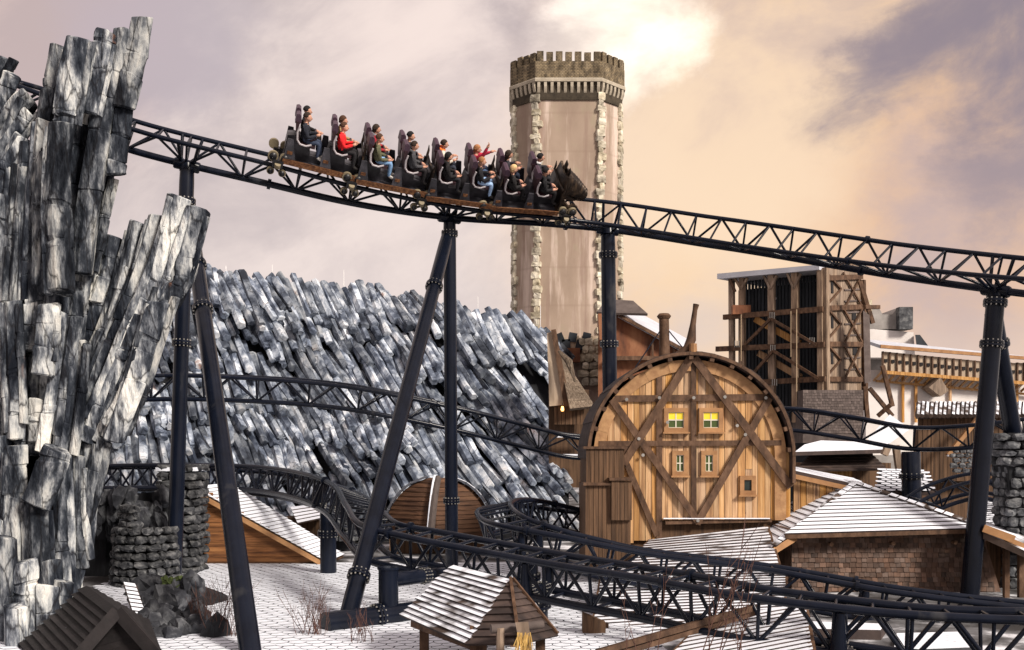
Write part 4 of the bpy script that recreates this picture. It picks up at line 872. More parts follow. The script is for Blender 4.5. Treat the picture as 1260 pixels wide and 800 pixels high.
# roof shell, in boards running back
n_ = 26; a0, a1 = math.pi*1.01, 0.
for i in range(n_):
    t0, t1 = lerp(a0, a1, i/n_), lerp(a0, a1, (i+1)/n_)-.004
    ro, ri = RR+rb_.uniform(0, .035), RR-.13
    f_ = BD-.42+rb_.uniform(-.02, .02); bk = BD+4.4
    q = [(bx0+r*math.cos(t), bz0+r*math.sin(t)) for r, t in ((ro, t0), (ro, t1), (ri, t1), (ri, t0))]
    MB().rings([[V((x, f_, z)) for x, z in q], [V((x, bk, z)) for x, z in q]]).build('roof_board', 'roof_dark', barn)
zr = bp(0, 594).z
MB().box((bx0+RR-.065, BD+2.0, (bz0+zr)/2), (.13, 4.8, bz0-zr)).build('roof_board', 'roof_dark', barn); MB().box((bx0+RR-.066, BD-.415, (bz0+zr)/2), (.11, .11, bz0-zr)).build('verge_board', 'beam', barn)
MB().box((bx0+RR-.46, BD-.08, (bz0+bp(0, 640).z)/2), (.40, .14, bz0-bp(0, 640).z-.01)).build('arch_timber', 'plank_band', barn)
bgp = [V((x, BD+4.2, z)) for x, z in arc(RR-.2, math.pi, 0, 20)]+[V((bx0+RR-.2, BD+4.2, .2)), V((bx0-RR+.2, BD+4.2, .2))]
MB().slab(bgp, .1).build('back_wall', 'annex', barn)
for s in (-1, 1): MB().box((bx0+s*(RR-.3), BD+2.2, bz0/2+.2), (.12, 4.2, bz0)).build('side_wall', 'annex', barn)
# curved outer timber and the arched inner timber
for ro, ri, y0, y1, nm, mt, aa, ab in ((RR-.01, RR-.12, BD-.47, BD-.36, 'verge_board', 'beam', math.pi*1.01, 0.), (RR-.26, RR-.66, BD-.16, BD-.02, 'arch_timber', 'plank_band', math.pi*1.0, -math.pi*.02)):
    n2 = 12
    for i in range(n2):
        s0, s1 = lerp(aa, ab, i/n2), lerp(aa, ab, (i+1)/n2)-.003; m_ = 3
        mb = MB(); top = [(ro, lerp(s0, s1, k/m_)) for k in range(m_+1)]+[(ri, lerp(s1, s0, k/m_)) for k in range(m_+1)]
        q = [(bx0+r*math.cos(t), bz0+r*math.sin(t)) for r, t in top]
        mb.rings([[V((x, y0, z)) for x, z in q], [V((x, y1, z)) for x, z in q]]); mb.build(nm, mt, barn)
for i in range(15):                                                    # purlin ends under the roof edge
    t = lerp(math.pi*.98, .02*math.pi, i/14); rot = Matrix.Rotation(-t+math.pi/2, 3, 'Y')
    MB().box((bx0+(RR-.2)*math.cos(t), BD-.22, bz0+(RR-.2)*math.sin(t)), (.15, .42, .14), rot).build('purlin_end', 'beam', barn)
# planks
x = 741.
while x < 968:
    wd = rb_.uniform(6.6, 9.6); cx = x+wd/2; dx = (bp(cx, 0).x-bx0); rr_ = RR-.35
    zt = bz0+math.sqrt(max(rr_*rr_-dx*dx, .02)) if abs(dx) < rr_ else bz0+.3
    ybot = 665 if cx < 806 else (640 if cx > 812 else 662); 
    if cx < 776: ybot = 668
    zb = bp(cx, ybot).z
    segs = [(zb, zt)]
    if rb_.random() < .35 and zt-zb > 2: m_ = lerp(zb, zt, rb_.uniform(.35, .6)); segs = [(zb, m_), (m_+.012, zt)]
    for s0, s1 in segs:
        off = rb_.uniform(0, .03)
        MB().box((bp(cx, 0).x, BD-.03-off/2, (s0+s1)/2), ((wd-.55)/pm, .07+off, s1-s0)).build('plank', 'plank', barn)
    x += wd
def bb(x0, y0, x1, y1, wpx, off, th=.09, nm='brace', mt='beam'): MB().beam(bp(x0, y0, off), bp(x1, y1, off), wpx/pm, th).build(nm, mt, barn)
for x0, y0, x1, y1, w_, off in ((756, 491, 946, 489, 8, .13), (736, 546, 960, 545, 6.5, .125), (810.5, 455, 810.5, 662, 7, .105), (852.5, 437, 853, 642, 6.5, .118), (849, 440, 766, 571, 9.5, .21), (853, 441, 971, 599, 9.5, .22), (752, 492, 859, 643, 8.5, .195), (945, 490, 856, 644, 8.5, .205), (769, 567, 808, 659, 7, .13), (736, 555, 776, 554, 9, .14), (818, 643, 948, 640, 4, .14)):
    bb(x0, y0, x1, y1, w_, off)
MB().box((bp(880, 0).x, BD-.2, bp(0, 637.5).z), (bp(946, 0).x-bp(816, 0).x, .14, .03)).build('snow_ledge', 'snow', barn)
def window(x, y, w_, h_, kind):
    fr = MB(); c = bp(x, y)
    W, H = w_/pm, h_/pm; fw = 5.2/pm
    for a, b in (((-W/2-fw, -H/2-fw/2), (W/2+fw, -H/2-fw/2)), ((-W/2-fw, H/2+fw/2), (W/2+fw, H/2+fw/2)), ((-W/2-fw/2, -H/2), (-W/2-fw/2, H/2)), ((W/2+fw/2, -H/2), (W/2+fw/2, H/2))):
        fr.beam(c+V((a[0], -.12, a[1])), c+V((b[0], -.12, b[1])), fw, .12)
    o = fr.build('window', 'frame_wood', barn)
    MB().box(c+V((0, -.075, 0)), (W, .02, H)).build('pane_backing', 'glass_dark', o)
    nx, ny = (2, 2) if kind != 'dark' else (1, 1)
    for i in range(nx):
        for j in range(ny):
            cc = c+V(((i+.5)/nx*W-W/2, -.1, (j+.5)/ny*H-H/2)); mt = {'y': 'glass_yellow' if j else 'glass_green', 'g': 'glass_green', 'dark': 'glass_dark'}[kind]
            MB().box(cc, (W/nx-.05, .02, H/ny-.05)).build('pane', mt, o)
    if kind != 'dark':
        MB().beam(c+V((0, -.115, -H/2)), c+V((0, -.115, H/2)), .04, .03).build('glazing_bar', 'pane_bar', o); MB().beam(c+V((-W/2, -.118, 0)), c+V((W/2, -.118, 0)), .04, .03).build('glazing_bar', 'pane_bar', o)
        for a, b in (((-W/2, 0, -H/2), (-W/2, 0, H/2)), ((W/2, 0, -H/2), (W/2, 0, H/2)), ((-W/2, 0, H/2), (W/2, 0, H/2)), ((-W/2, 0, -H/2), (W/2, 0, -H/2))): MB().beam(c+V((a[0], -.12, a[2])), c+V((b[0], -.12, b[2])), .035, .03).build('glazing_bar', 'pane_bar', o)
    MB().box(c+V((0, -.2, -H/2-fw-.03)), (W+2*fw+.1, .16, .06)).build('sill', 'frame_wood', o)
for q in ((831, 517, 19, 19, 'y'), (874, 517, 19, 19, 'y'), (836, 570, 9, 20, 'g'), (871.5, 570, 9, 20, 'g'), (919, 597, 9, 13, 'dark')): window(*q)
# bolts on the braces
for x, y in ((810, 490), (820, 520), (852, 490), (890, 489), (905, 524), (790, 560), (785, 540), (915, 535), (857, 640), (770, 492), (940, 490)): MB().tube([bp(x, y, .25), bp(x, y, .29)], .06, 8).build('bolt', 'steel_pale', barn)
# annex on the left: vertical boards, coming forward; stepped
ax = [(722, 552, 668, 2.2), (775, 552, 668, 2.2)]
def annex(xa, xb, ya, yb, proud, nm='annex_board'):
    x = xa
    while x < xb-2:
        w_ = rb_.uniform(4.5, 6.5); d_ = BD-proud
        a = P(x+w_/2, ya, d_); b = P(x+w_/2, yb, d_); MB().box(((a.x), d_-.03-rb_.uniform(0, .02), (a.z+b.z)/2), ((w_-.5)*d_/F, .08, a.z-b.z)).build(nm, 'annex', barn); x += w_
annex(721, 768, 553, 600, .8); annex(720, 774, 598, 690, 1.2); annex(752, 776, 592, 640, 1.35)
for xa, xb, ya, yb, pr in ((721, 768, 553, 600, .72), (720, 774, 598, 700, 1.12)):
    a, b = P(xa, ya, BD-pr), P(xb, yb, BD-pr); MB().box(((a.x+b.x)/2+.04, BD-pr/2+1.6, (a.z+b.z)/2), (b.x-a.x-.06, pr+3.1, a.z-b.z-.02)).build('annex_wall', 'annex', barn)
for xa, xb, y, pr in ((718, 772, 552, .95), (718, 778, 597, 1.4), (750, 779, 591, 1.5)):
    a, b = P(xa, y, BD-pr), P(xb, y, BD-pr); MB().box(((a.x+b.x)/2, BD-pr/2, a.z+.03), (b.x-a.x, pr, .09)).build('annex_eave', 'beam', barn)
# right wing
q = [(974, 585), (1052, 603), (1052, 668), (974, 668)]
for i in range(10):
    x = 976+i*8; yt = lerp(586, 604, i/9.5); a, b = P(x+3.9, yt, BD+.3), P(x+3.9, 668, BD+.3); MB().box((a.x, BD+.3, (a.z+b.z)/2), (7.4/pm, .12, a.z-b.z)).build('wing_board', 'plank', barn)
MB().slab([P(972, 582, BD), P(1054, 600, BD), P(1050, 592, BD+3), P(972, 577, BD+3)][::-1], .12).build('wing_roof', 'roof_snow', barn)
MB().beam(P(972, 585, BD-.1), P(1054, 603, BD-.1), .16, .12).build('wing_verge', 'frame_wood', barn)
# finial horn and stove pipe
mb = MB(); mb.tube([bp(832, 437, .1), bp(845, 430, .1), bp(850, 418, .1), bp(852, 400, .1), bp(854.5, 382, .1), bp(856, 375, .1)], [.10, .17, .17, .105, .085, .11], 10); mb.build('finial', 'beam', barn, True)
mb = MB(); mb.tube([bp(851, 437, .3), bp(851, 424, .3)], [.15, .13], 8); mb.build('finial_foot', 'frame_wood', barn)
pip = thing('stove_pipe', P(817, 440, 41), 'dark stove pipe with round cap stayed behind the barn roof', 'chimney')
MB().tube([P(818, 470, 41), P(817, 389, 41)], [.22, .2], 12).build('pipe', 'beam', pip, True); MB().tube([P(817, 392, 41), P(817, 389, 41), P(817, 386, 41)], [.24, .29, .2], 12).build('cap', 'beam', pip, True)
for x, y in ((782, 452), (850, 440)): strut(pip, P(817, 400, 41), P(x, y, 40.6), .025, 'stay_wire', 'steel')
# ------------------------------------------------------------------ roofs before the barn
def roof_thing(name, label, tl, tr, br, bl, n, th, mats, posts=True, jit=.02):
    c = (tl+tr+br+bl)/4; r_ = thing(name, V((c.x, c.y, 0)), label, 'roof'); courses(r_, tl, tr, br, bl, n, th, mats, jit=jit)
    nn = (tr-tl).cross(bl-tl).normalized(); nn = nn if nn.z > 0 else -nn
    MB().slab([q-nn*.06 for q in (tl, bl, br, tr)], .08).build('deck', 'beam', r_)
    for a, b in ((tl, bl), (tr, br)): MB().beam(a-nn*.1, b-nn*.1, .14, .22, nn).build('verge', 'beam', r_)
    for q in (tl, tr, br, bl):
        q = q.lerp(c, .12); MB().box((q.x, q.y, max(q.z-.1, .2)/2), (.2, .2, max(q.z-.1, .2))).build('post', 'beam', r_)
    return r_
roof_thing('lean_to', 'snow-streaked lean-to roof at the foot of the barn front', P(800, 664, 35.3), P(944, 648, 35.2), P(958, 694, 31.2), P(768, 700, 31.4), 12, .07, ['roof_half', 'roof_dark'])
roof_thing('low_shed', 'wide snow-covered boarded roof seen through the lattice of the hairpin track', P(742, 700, 31.0), P(968, 697, 30.8), P(962, 768, 26.2), P(728, 786, 26.3), 22, .06, ['roof_snow', 'roof_dark'])
rv = thing('gable_frame', P(850, 790, 24.8), 'brown gable verge boards slanting below the front track', 'roof')
MB().beam(P(734, 803, 22.8), P(930, 747, 23.6), .13, .15).build('verge_board', 'beam', rv); MB().beam(P(738, 811, 22.9), P(930, 753, 23.7), .12, .2).build('rafter', 'beam', rv)
MB().slab([P(716, 752, 26), P(744, 764, 26), P(744, 830, 26), P(716, 830, 26)], .3).build('gable_wall', 'annex', rv)
roof_thing('striped_shed', 'snow-striped boarded roof with brown verge under the front track beside the shingle wall', P(870, 762, 24.2), P(990, 742, 24.6), P(1000, 800, 21.5), P(790, 842, 21.0), 13, .05, ['roof_snow', 'roof_dark'])
for pts, lab in (([(1000, 762), (1090, 768), (1084, 783), (1004, 780)], 'flat snow patch on a ledge behind the front track'), ([(1104, 776), (1190, 772), (1200, 806), (1100, 812)], 'rough snow-covered ledge below the front track')):
    q = [P(x, y, 26.5-(y-762)*.06) for x, y in pts]; zz = sum(p.z for p in q)/4
    mb = MB(); mb.rings([[V((p.x, p.y, 0)) for p in q], [V((p.x, p.y, zz)) for p in q], [V((p.x*.999, p.y, zz+.06)) for p in q]])
    solo(mb, 'snowy_ledge', 'roof_snow' if 'flat' in lab else 'slate_thin', lab, 'ledge', V((q[0].x, q[0].y, 0)))
# ------------------------------------------------------------------ hipped shingle house
HD = 33.6
house = thing('shingle_house', V((11.5, HD, 0)), 'low house with brown shingled walls and a snow-striped hipped roof', 'house')
def shingles(parent, f, x0, x1, y0, y1, sw, sh, matn='shingle', flare=None, nm='shingles', off=.05):
    """many small wall shingles, too small to pick apart: real slips joined into one part"""
    mb = MB(); r_ = random.Random(int(x0*7+y0)); y = y0; row = 0
    while y < y1:
        xa, xb = x0, x1
        if flare: xa, xb = flare(y)
        x = xa-(sw*.5 if row % 2 else 0)
        while x < xb:
            w_ = sw*r_.uniform(.8, 1.2); a, b = max(x, xa), min(x+w_*.94, xb)
            if b-a > sw*.2:
                t = r_.uniform(.015, .035); yb = y+sh*r_.uniform(1.05, 1.22)
                p = [f(a, y, -.0), f(b, y, -.0), f(b, yb, -.0), f(a, yb, -.0)]; n_ = FN[0]
                v = [p[0]+n_*.01, p[1]+n_*.01, p[2]+n_*(t+.02), p[3]+n_*(t+.02)]+[q for q in p]
                mb.add(v, [(0, 3, 2, 1), (0, 1, 5, 4), (1, 2, 6, 5), (2, 3, 7, 6), (3, 0, 4, 7)])
            x += w_
        y += sh; row += 1
    return setp(mb.build(nm, matn, parent), kind='stuff')
FN = [V((0, -1, 0))]
fw_ = on_plane((0, HD, 0), (0, 1, 0))
shingles(house, fw_, 972, 1214, 655, 800, 7.0, 6.0, 'shingle', lambda y: (974+max(0, (y-680))*.0, 1208+(y-655)*.24))
fb = lambda x, y: P(x, y, HD+.06)
MB().rings([[P(974, 652, HD+.03), P(1207, 650, HD+.03), V((P(1232, 750, HD).x, HD+.03, 0)), V((P(974, 750, HD).x, HD+.03, 0))], [V((P(974, 652, HD).x, HD+4.5, P(0, 652, HD).z)), V((P(1207, 650, HD).x, HD+4.5, P(0, 650, HD).z)), V((P(1232, 750, HD).x, HD+4.5, 0)), V((P(974, 750, HD).x, HD+4.5, 0))]]).build('wall', 'shingle', house)
for x, y in ((1020.5, 669), (1096, 668), (1172, 667)): MB().tube([fw_(x, y), fw_(x, y)+V((0, -.25, 0))], .07, 8).build('peg', 'beam', house)
pk, pkb = P(1052, 596, 36.0), P(1014, 589, 38.4)
el, er = P(966, 657, 33.0), P(1209, 650, 33.0)
n2 = 13
nf = (er-el).cross(pk-el).normalized()
for i in range(n2):                                                     # front triangle in courses
    t0, t1 = i/n2, min((i+1.16)/n2, 1.02); a, b, c_, d_ = lerp(pk, el, t0), lerp(pk, er, t0), lerp(pk, er, t1), lerp(pk, el, t1)
    v = [a, b, c_+nf*.05, d_+nf*.05]; v2 = [q-nf*.06 for q in v]; mb = MB(); mb.add(v+v2, [(0, 3, 2, 1)], 0)
    for f in ((4, 5, 6, 7), (0, 1, 5, 4), (1, 2, 6, 5), (2, 3, 7, 6), (3, 0, 4, 7)): mb.f.append(f); mb.m.append(1)
    mb.build('roof_board', ['roof_snow', 'roof_dark'], house)
le0, le1 = P(951, 674, 32.7), P(923, 656, 37.4)
courses(house, pkb, pk, le0, le1, 15, .06, ['roof_snow', 'roof_dark'])
re1 = V((er.x+.3, 38.5, er.z)); courses(house, pk, pkb+V((1.2, .2, 0)), re1, er, 12, .06, ['roof_snow', 'roof_dark'])
for a, b in ((pk, le0), (pk, er), (pk, pkb)):
    k_ = 14
    for i in range(k_): MB().beam(lerp(a, b, (i+.05)/k_)+V((0, -.03, .07)), lerp(a, b, (i+.9)/k_)+V((0, -.03, .07)), .20, .05, (0, -.5, 1)).build('hip_cap', 'roof_half', house)
MB().beam(el+V((0, 0, -.09)), er+V((0, 0, -.09)), .13, .1).build('eave_board', 'beam', house)
MB().beam(le0+V((.02, -.02, -.1)), P(978, 662, 33.2), .2, .12).build('barge_end', 'frame_wood', house)
MB().tube([pk+V((0, -.05, .0)), pk+V((.05, -.1, -.35))], .03, 6).build('hook', 'steel', house)
MB().slab([P(958, 676, 35.6), P(975, 676, 35.6), P(975, 760, 35.6), P(958, 760, 35.6)], 1.2).build('side_wall', 'shingle', house)
# ------------------------------------------------------------------ tiled plaza in snow (fish-scale slates)
def scales(parent, f, nu, nv, wd, hg, matn, lim=300, nm='slate_tile', key=None, skip=None, th_t=.05):
    """rounded overlapping slates; f(u,v)->point, wd/hg unit vectors scaled; nearest `lim` single parts, the rest one stuff part"""
    prof = [(-.5, -.62), (.5, -.62), (.5, .12), (.36, .36), (.14, .5), (-.14, .5), (-.36, .36), (-.5, .12)]
    r_ = random.Random(17); uu, vv = wd.normalized(), hg.normalized(); n_ = uu.cross(vv); n_ = n_ if n_.z > 0 else -n_
    W, H = wd.length, hg.length; meshes = []
    for q in range(5):
        top = [uu*x*W*.95+vv*y*H+n_*(.012+th_t*(y+.62)+r_.uniform(0, .006)) for x, y in prof]; bot = [p-n_*(.03 if th_t > .02 else .034) for p in top]
        m = MB(); m.rings([bot, top]); me = m.mesh(nm, matn); b = bmesh.new(); b.from_mesh(me); bmesh.ops.recalc_face_normals(b, faces=b.faces); b.to_mesh(me); b.free(); meshes.append((me, m))
    pos = []
    for v in range(nv):
        for u in range(nu):
            p = f(u+(.5 if v % 2 else 0), v)
            if skip and skip(p): continue
            pos.append(p)
    pos.sort(key=lambda p: (p-V((0, 0, CZ))).length); big = MB()
    for i, p in enumerate(pos):
        p = p+uu*r_.uniform(-.012, .012)+vv*r_.uniform(-.02, .02)
        if i < lim: link(nm, meshes[r_.randrange(5)][0], parent, Matrix.Translation(p) @ Matrix.Rotation(r_.uniform(-.03, .03), 4, 'Z'))
        else:
            m = meshes[r_.randrange(5)][1]; big.add([V(q)+p for q in m.v], m.f)
    if big.v: setp(big.build(nm+'s', matn, parent), kind='stuff')
pl = thing('slated_terrace', V((-7, 32, 0)), 'flat terrace of rounded slates under thin snow between the sheds and supports', 'roof')
MB().box((-5.2, 31.5, .03), (17.6, 20.4, .05)).build('deck', 'slate_thin', pl)
scales(pl, lambda u, v: V((-14+u*.44, 21.6+(59-v)*.33, .06)), 40, 59, V((.44, 0, 0)), V((0, -.42, 0)), 'slate', 300, th_t=.014)
# ------------------------------------------------------------------ lean-to shed with striped roof
sh = thing('lean_to_shed', V(P(330, 690, 41.5).xy.to_3d()), 'small shed with orange-brown clapboard side under a long snow-striped sloping roof', 'shed')
SD = 41.2; f_ = on_plane((0, SD, 0), (0, 1, 0))
for i in range(15):
    y = 606+i*6.1; xl = 245; xr = 245+(y-600)/95*165 if y < 690 else 396; xr = min(max(xr+2, 262), 398)
    if xr-xl > 6: MB().beam(f_(xl, y+3)-V((0, .02*(i % 2), 0)), f_(xr, y+3)-V((0, .02*(i % 2), 0)), 5.7*SD/F, .10).build('clapboard', 'siding', sh)
MB().rings([[f_(246, 604)+V((0, .1, 0)), f_(398, 692)+V((0, .1, 0)), f_(246, 692)+V((0, .1, 0))], [f_(246, 604)+V((0, 2.6, 0)), f_(398, 692)+V((0, 2.6, 0)), f_(246, 692)+V((0, 2.6, 0))]]).build('wall', 'siding', sh)
r0, r1 = f_(238, 603)+V((0, -.25, .05)), P(283, 596, 43.8); r3 = f_(402, 697)+V((0, -.25, .12)); r2 = V((P(423, 678, 43.8).x, 43.8, r3.z)); r1.z = r0.z+.05
courses(sh, r0+V((0, 0, .1)), r1+V((0, 0, .1)), r2+V((0, 0, .1)), r3+V((0, 0, .1)), 26, .05, ['roof_snow', 'roof_dark'])
MB().beam(r0+V((0, -.03, -.06)), r3+V((0, -.03, -.06)), .17, .12).build('barge_board', 'frame_wood', sh); MB().slab([q+V((0, 0, -.0)) for q in (r0, r3, r2, r1)], .06).build('deck', 'beam', sh)
MB().box(f_(322, 694)+V((0, -.03, 0)), (152*SD/F, .16, .14)).build('sill_beam', 'beam', sh)
# ------------------------------------------------------------------ hull-shaped hut with ribbed front
hu = thing('hull_roofed_hut', V(P(540, 650, 46).xy.to_3d()), 'hut shaped like an upturned boat with horizontal boards, snowy rim and a central rib', 'hut')
def hullp(u, v):                               # u -1..1 across, v 0..1 up
    c = P(540, 655, 46); W, H = 2.45, 2.62
    zz = H*v; half = W*math.sqrt(max(1-(v*.985)**2.0, 0)); return V((c.x+u*half, c.y-1.5*(1-abs(u)**1.5)*math.sqrt(max(1-v*v*.9, .02)), c.z-.15+zz))
nv = 13
for s in (-1, 1):
    for j in range(nv):
        v0, v1 = j/nv, min((j+1.15)/nv, 1); us = [s*q/6 for q in range(7)]
        lo_ = [hullp(u, v0)+V((0, -.05, 0)) for u in us]; hi_ = [hullp(u, v1) for u in us]
        mb = MB(); mb.rings([lo_+hi_[::-1], [q+V((0, .12, 0)) for q in lo_+hi_[::-1]]]); mb.build('hull_board', 'hull_wood', hu)
MB().tube([hullp(-.03, v)+V((-.18*(1-v), -.12, .0)) for v in [i/10 for i in range(11)]], [.17]*11, 8).build('rib', 'shingle_grey', hu)
MB().tube([hullp(-.03, v)+V((-.18*(1-v)-.12, -.14, .10)) for v in [i/10 for i in range(1, 11)]], [.07]*10, 6).build('rib_snow', 'snow', hu)
for s in (-1, 1):
    for i in range(9):
        a_, b_ = hullp(s, i/9), hullp(s, (i+.93)/9); o_ = V((s*.05, -.05, .07)); MB().beam(a_+o_, b_+o_, .50, .09, (s*.5, 0, 1) if i > 2 else (s, 0, .4)).build('rim_tile', 'slate', hu)
MB().rings([[hullp(u, v)+V((0, .1, 0)) for u, v in [(-1, 0), (-1, .4), (-1, .75), (-1, .98), (1, .98), (1, .75), (1, .4), (1, 0)]], [hullp(u, v)+V((0, 2.4, -.3)) for u, v in [(-1, 0), (-1, .4), (-1, .75), (-1, .98), (1, .98), (1, .75), (1, .4), (1, 0)]]]).build('back', 'roof_half', hu)
MB().box((hullp(0, 0).x, 46.6, hullp(0, 0).z/2), (4.4, 1.8, hullp(0, 0).z)).build('base', 'annex', hu)
# ------------------------------------------------------------------ front hut with shake roof
fh = thing('shake_roofed_hut', V((-.2, 21.6, 0)), 'little hut with a hipped shake roof half covered in snow beside the front track', 'hut')
ap, rf = P(629, 713, 21.5), P(557, 695, 24.0); e0, e1 = P(575, 793, 20.0), P(494, 757, 23.0); e2 = P(640, 792, 19.6); e3 = P(684, 782, 20.9)
courses(fh, rf, ap, e0, e1, 13, .07, ['roof_half', 'roof_dark'], jit=.05)
for a, b, nmx in ((e0, e2, 9), (e2, e3, 9)):
    nn = (b-a).cross(ap-a).normalized()
    for i in range(nmx):
        t0, t1 = i/nmx, min((i+1.18)/nmx, 1.03); v = [lerp(ap, a, t0), lerp(ap, b, t0), lerp(ap, b, t1)+nn*.05, lerp(ap, a, t1)+nn*.05]; v2 = [q-nn*.05 for q in v]
        mb = MB(); mb.add(v+v2, [(0, 3, 2, 1), (4, 5, 6, 7), (0, 1, 5, 4), (1, 2, 6, 5), (2, 3, 7, 6), (3, 0, 4, 7)]); mb.build('shake', 'roof_dark', fh)
    MB().beam(lerp(ap, b, 0)+nn*.05, b+nn*.06, .06, .05, nn).build('hip_cap', 'beam', fh)
courses(fh, ap, rf, V((rf.x+1.9, rf.y+.8, e1.z)), V((e3.x, e3.y, e3.z)), 8, .06, ['roof_half', 'roof_dark'])
for q in (e0, e1, e3, V((rf.x+1.6, rf.y+.7, 0))):
    c = V((lerp(q.x, -.35, .25), lerp(q.y, 22, .25), 0)); MB().box((c.x, c.y, .55), (.2, .2, 1.3)).build('post', 'beam', fh)
MB().beam(e0+V((.3, .35, -.15)), e1+V((.3, -.1, -.15)), .18, .18).build('wall_plate', 'beam', fh)
lg = P(604, 774, 19.4); MB().tube([lg, lg+V((.5, .15, 0)), lg+V((1.0, .4, .02))], [.09, .09, .08], 10).build('log_rail', 'shingle_grey', fh, True)
MB().tube([lg+V((.18, -.02, -1.)), lg+V((.18, 0, .02))], .08, 8).build('rail_post', 'rough_wood', fh)
MB().rings([[P(x, y, 19.1) for x, y in ((634, 766), (650, 765), (655, 800), (641, 802))], [P(x, y, 19.35) for x, y in ((634, 766), (650, 765), (655, 800), (641, 802))]]).build('carved_plank', 'rough_wood', fh)
rs = random.Random(2)
st = MB()
for i in range(40):
    a = P(645+rs.uniform(-8, 8), 781+rs.uniform(-3, 4), 19.0); st.tube([a, a+V((rs.uniform(-.12, .12), rs.uniform(-.1, 0), -rs.uniform(.2, .5)))], [.012, .008], 4)
o_ = thing('straw_bundle', P(645, 800, 19.0), 'yellow straw bundle hanging from the carved plank of the shake-roofed hut', 'straw'); setp(st.build('straw', 'yellow_straw', o_), kind='stuff')
# ------------------------------------------------------------------ dark huts at the lower left
dh = thing('dark_gabled_hut', V((-8.8, 21.5, 0)), 'dark gabled hut with ribbed shingle roof at the foot of the near cliff', 'hut')
r0, r1 = P(106, 719, 24.6), P(146, 752, 21.0); e0, e1 = P(20, 800, 24.0), P(60, 850, 20.4); e3 = P(196, 806, 20.8)
r1.z = r0.z = (r0.z+r1.z)/2
courses(dh, r0, r1, e1, e0, 12, .11, ['roof_black', 'roof_black'], jit=.04)
courses(dh, r1, r0, V((r0.x+1.3, r0.y+.4, e3.z)), e3, 8, .08, ['roof_black', 'roof_black'], jit=.03)
ga, gb = V((r1.x, r1.y+.04, r1.z-.05)), V((e3.x, r1.y+.04, e3.z-.05)); gc = V((e1.x, r1.y+.04, e1.z))
for i in range(8):
    t0, t1 = i/8, (i+1.12)/8; yo = V((0, -.012*(i % 2), 0)); MB().slab([lerp(ga, gc, t0)+yo, lerp(ga, gc, t1)+yo, lerp(ga, gb, t1)+yo, lerp(ga, gb, t0)+yo], .05).build('gable_board', 'roof_black', dh)
for a, b in ((r1, e3), (r1, e1)): MB().beam(a+V((0, -.05, -.03)), b+V((0, -.05, -.03)), .26, .1).build('barge_board', 'roof_black', dh)
MB().box((r1.x-.8, 22.7, .25), (.8, 1.9, .5)).build('wall', 'roof_black', dh)
sr = thing('shingle_strip', V(P(162, 735, 28.3).xy.to_3d()), 'narrow snow-edged shingle strip leaning on the rock mound', 'roof')
courses(sr, P(152, 716, 28.6), P(166, 718, 28.6), P(182, 764, 27.3), P(166, 762, 27.3), 9, .06, ['roof_snow', 'roof_dark'])
MB().slab([P(152, 718, 28.8), P(166, 764, 27.5), P(182, 766, 27.5), P(168, 720, 28.8)], .12).build('backing', 'annex', sr)
# ------------------------------------------------------------------ stonework and rocks on the left
SBK = blocks('stone', 8, 21, .16, .3); DBK = blocks('stone_dark', 8, 22, .2, .3); RBK = blocks('rock', 8, 33, .22, .45)
def masonry(parent, path, z0, z1, hs, ws, dp, bl, rnd, batter=0.):
    """courses of rough stones along a plan path (list of V), each its own part"""
    ln = [0]
    for a, b in zip(path, path[1:]): ln.append(ln[-1]+(b-a).length)
    z = z0; row = 0
    while z < z1:
        h_ = hs*rnd.uniform(.8, 1.2); s = -ws*.5*(row % 2)
        while s < ln[-1]:
            w_ = ws*rnd.uniform(.7, 1.4); m = min(max(s+w_/2, 0), ln[-1]); i = 0
            while i < len(ln)-2 and ln[i+1] < m: i += 1
            d = (path[i+1]-path[i]).normalized(); p = path[i]+d*(m-ln[i]); n_ = V((d.y, -d.x, 0)); rot = Matrix((d, -n_, V((0, 0, 1)))).transposed().to_4x4()
            p = p-n_*batter*(z-z0)
            link('stone', bl[rnd.randrange(len(bl))], parent, Matrix.Translation(V((p.x, p.y, z+h_/2))+n_*rnd.uniform(-.04, .05)) @ rot @ Matrix.Rotation(rnd.uniform(-.08, .08), 4, 'Y') @ Matrix.Diagonal((w_*.98, dp, h_*.98, 1))); s += w_
        z += h_; row += 1
rm = random.Random(8)
pil = thing('stone_pillar', V(P(222, 700, 38.5).xy.to_3d()), 'square rough stone pillar behind the dark support leg with a snow cap', 'pillar')
c = P(224, 700, 38.6); hw = .62
zt = P(0, 580, 38).z
masonry(pil, [V((c.x-hw, c.y+.7, 0)), V((c.x-hw, c.y-.62, 0)), V((c.x+hw, c.y-.62, 0)), V((c.x+hw, c.y+.7, 0))], 0, zt, .34, .45, .4, DBK, rm)
MB().box((c.x, c.y, zt/2), (1.1, 1.2, zt-.1)).build('core', 'basalt_core', pil); MB().box((c.x, c.y, zt+.08), (1.5, 1.5, .14)).build('snow_cap', 'snow', pil)
tr_ = thing('stone_bastion', V(P(185, 715, 33).xy.to_3d()), 'curved rough stone wall with snowy ledges beside the square pillar', 'wall')
cc = P(184, 715, 35.4); path = [V((cc.x+1.12*math.cos(a), cc.y+1.3*math.sin(a), 0)) for a in [R(175+i*17) for i in range(11)]]
masonry(tr_, path, 0, P(0, 655, 33.5).z, .25, .36, .36, DBK, rm, batter=.06)
masonry(tr_, [q.lerp(cc.xy.to_3d(), .28) for q in path[:6]], P(0, 655, 33.5).z, P(0, 632, 33.5).z, .3, .4, .36, DBK, rm)
MB().tube([V((cc.x, cc.y, 0)), V((cc.x, cc.y, P(0, 657, 33.5).z))], [1.05, .9], 16).build('core', 'basalt_core', tr_)
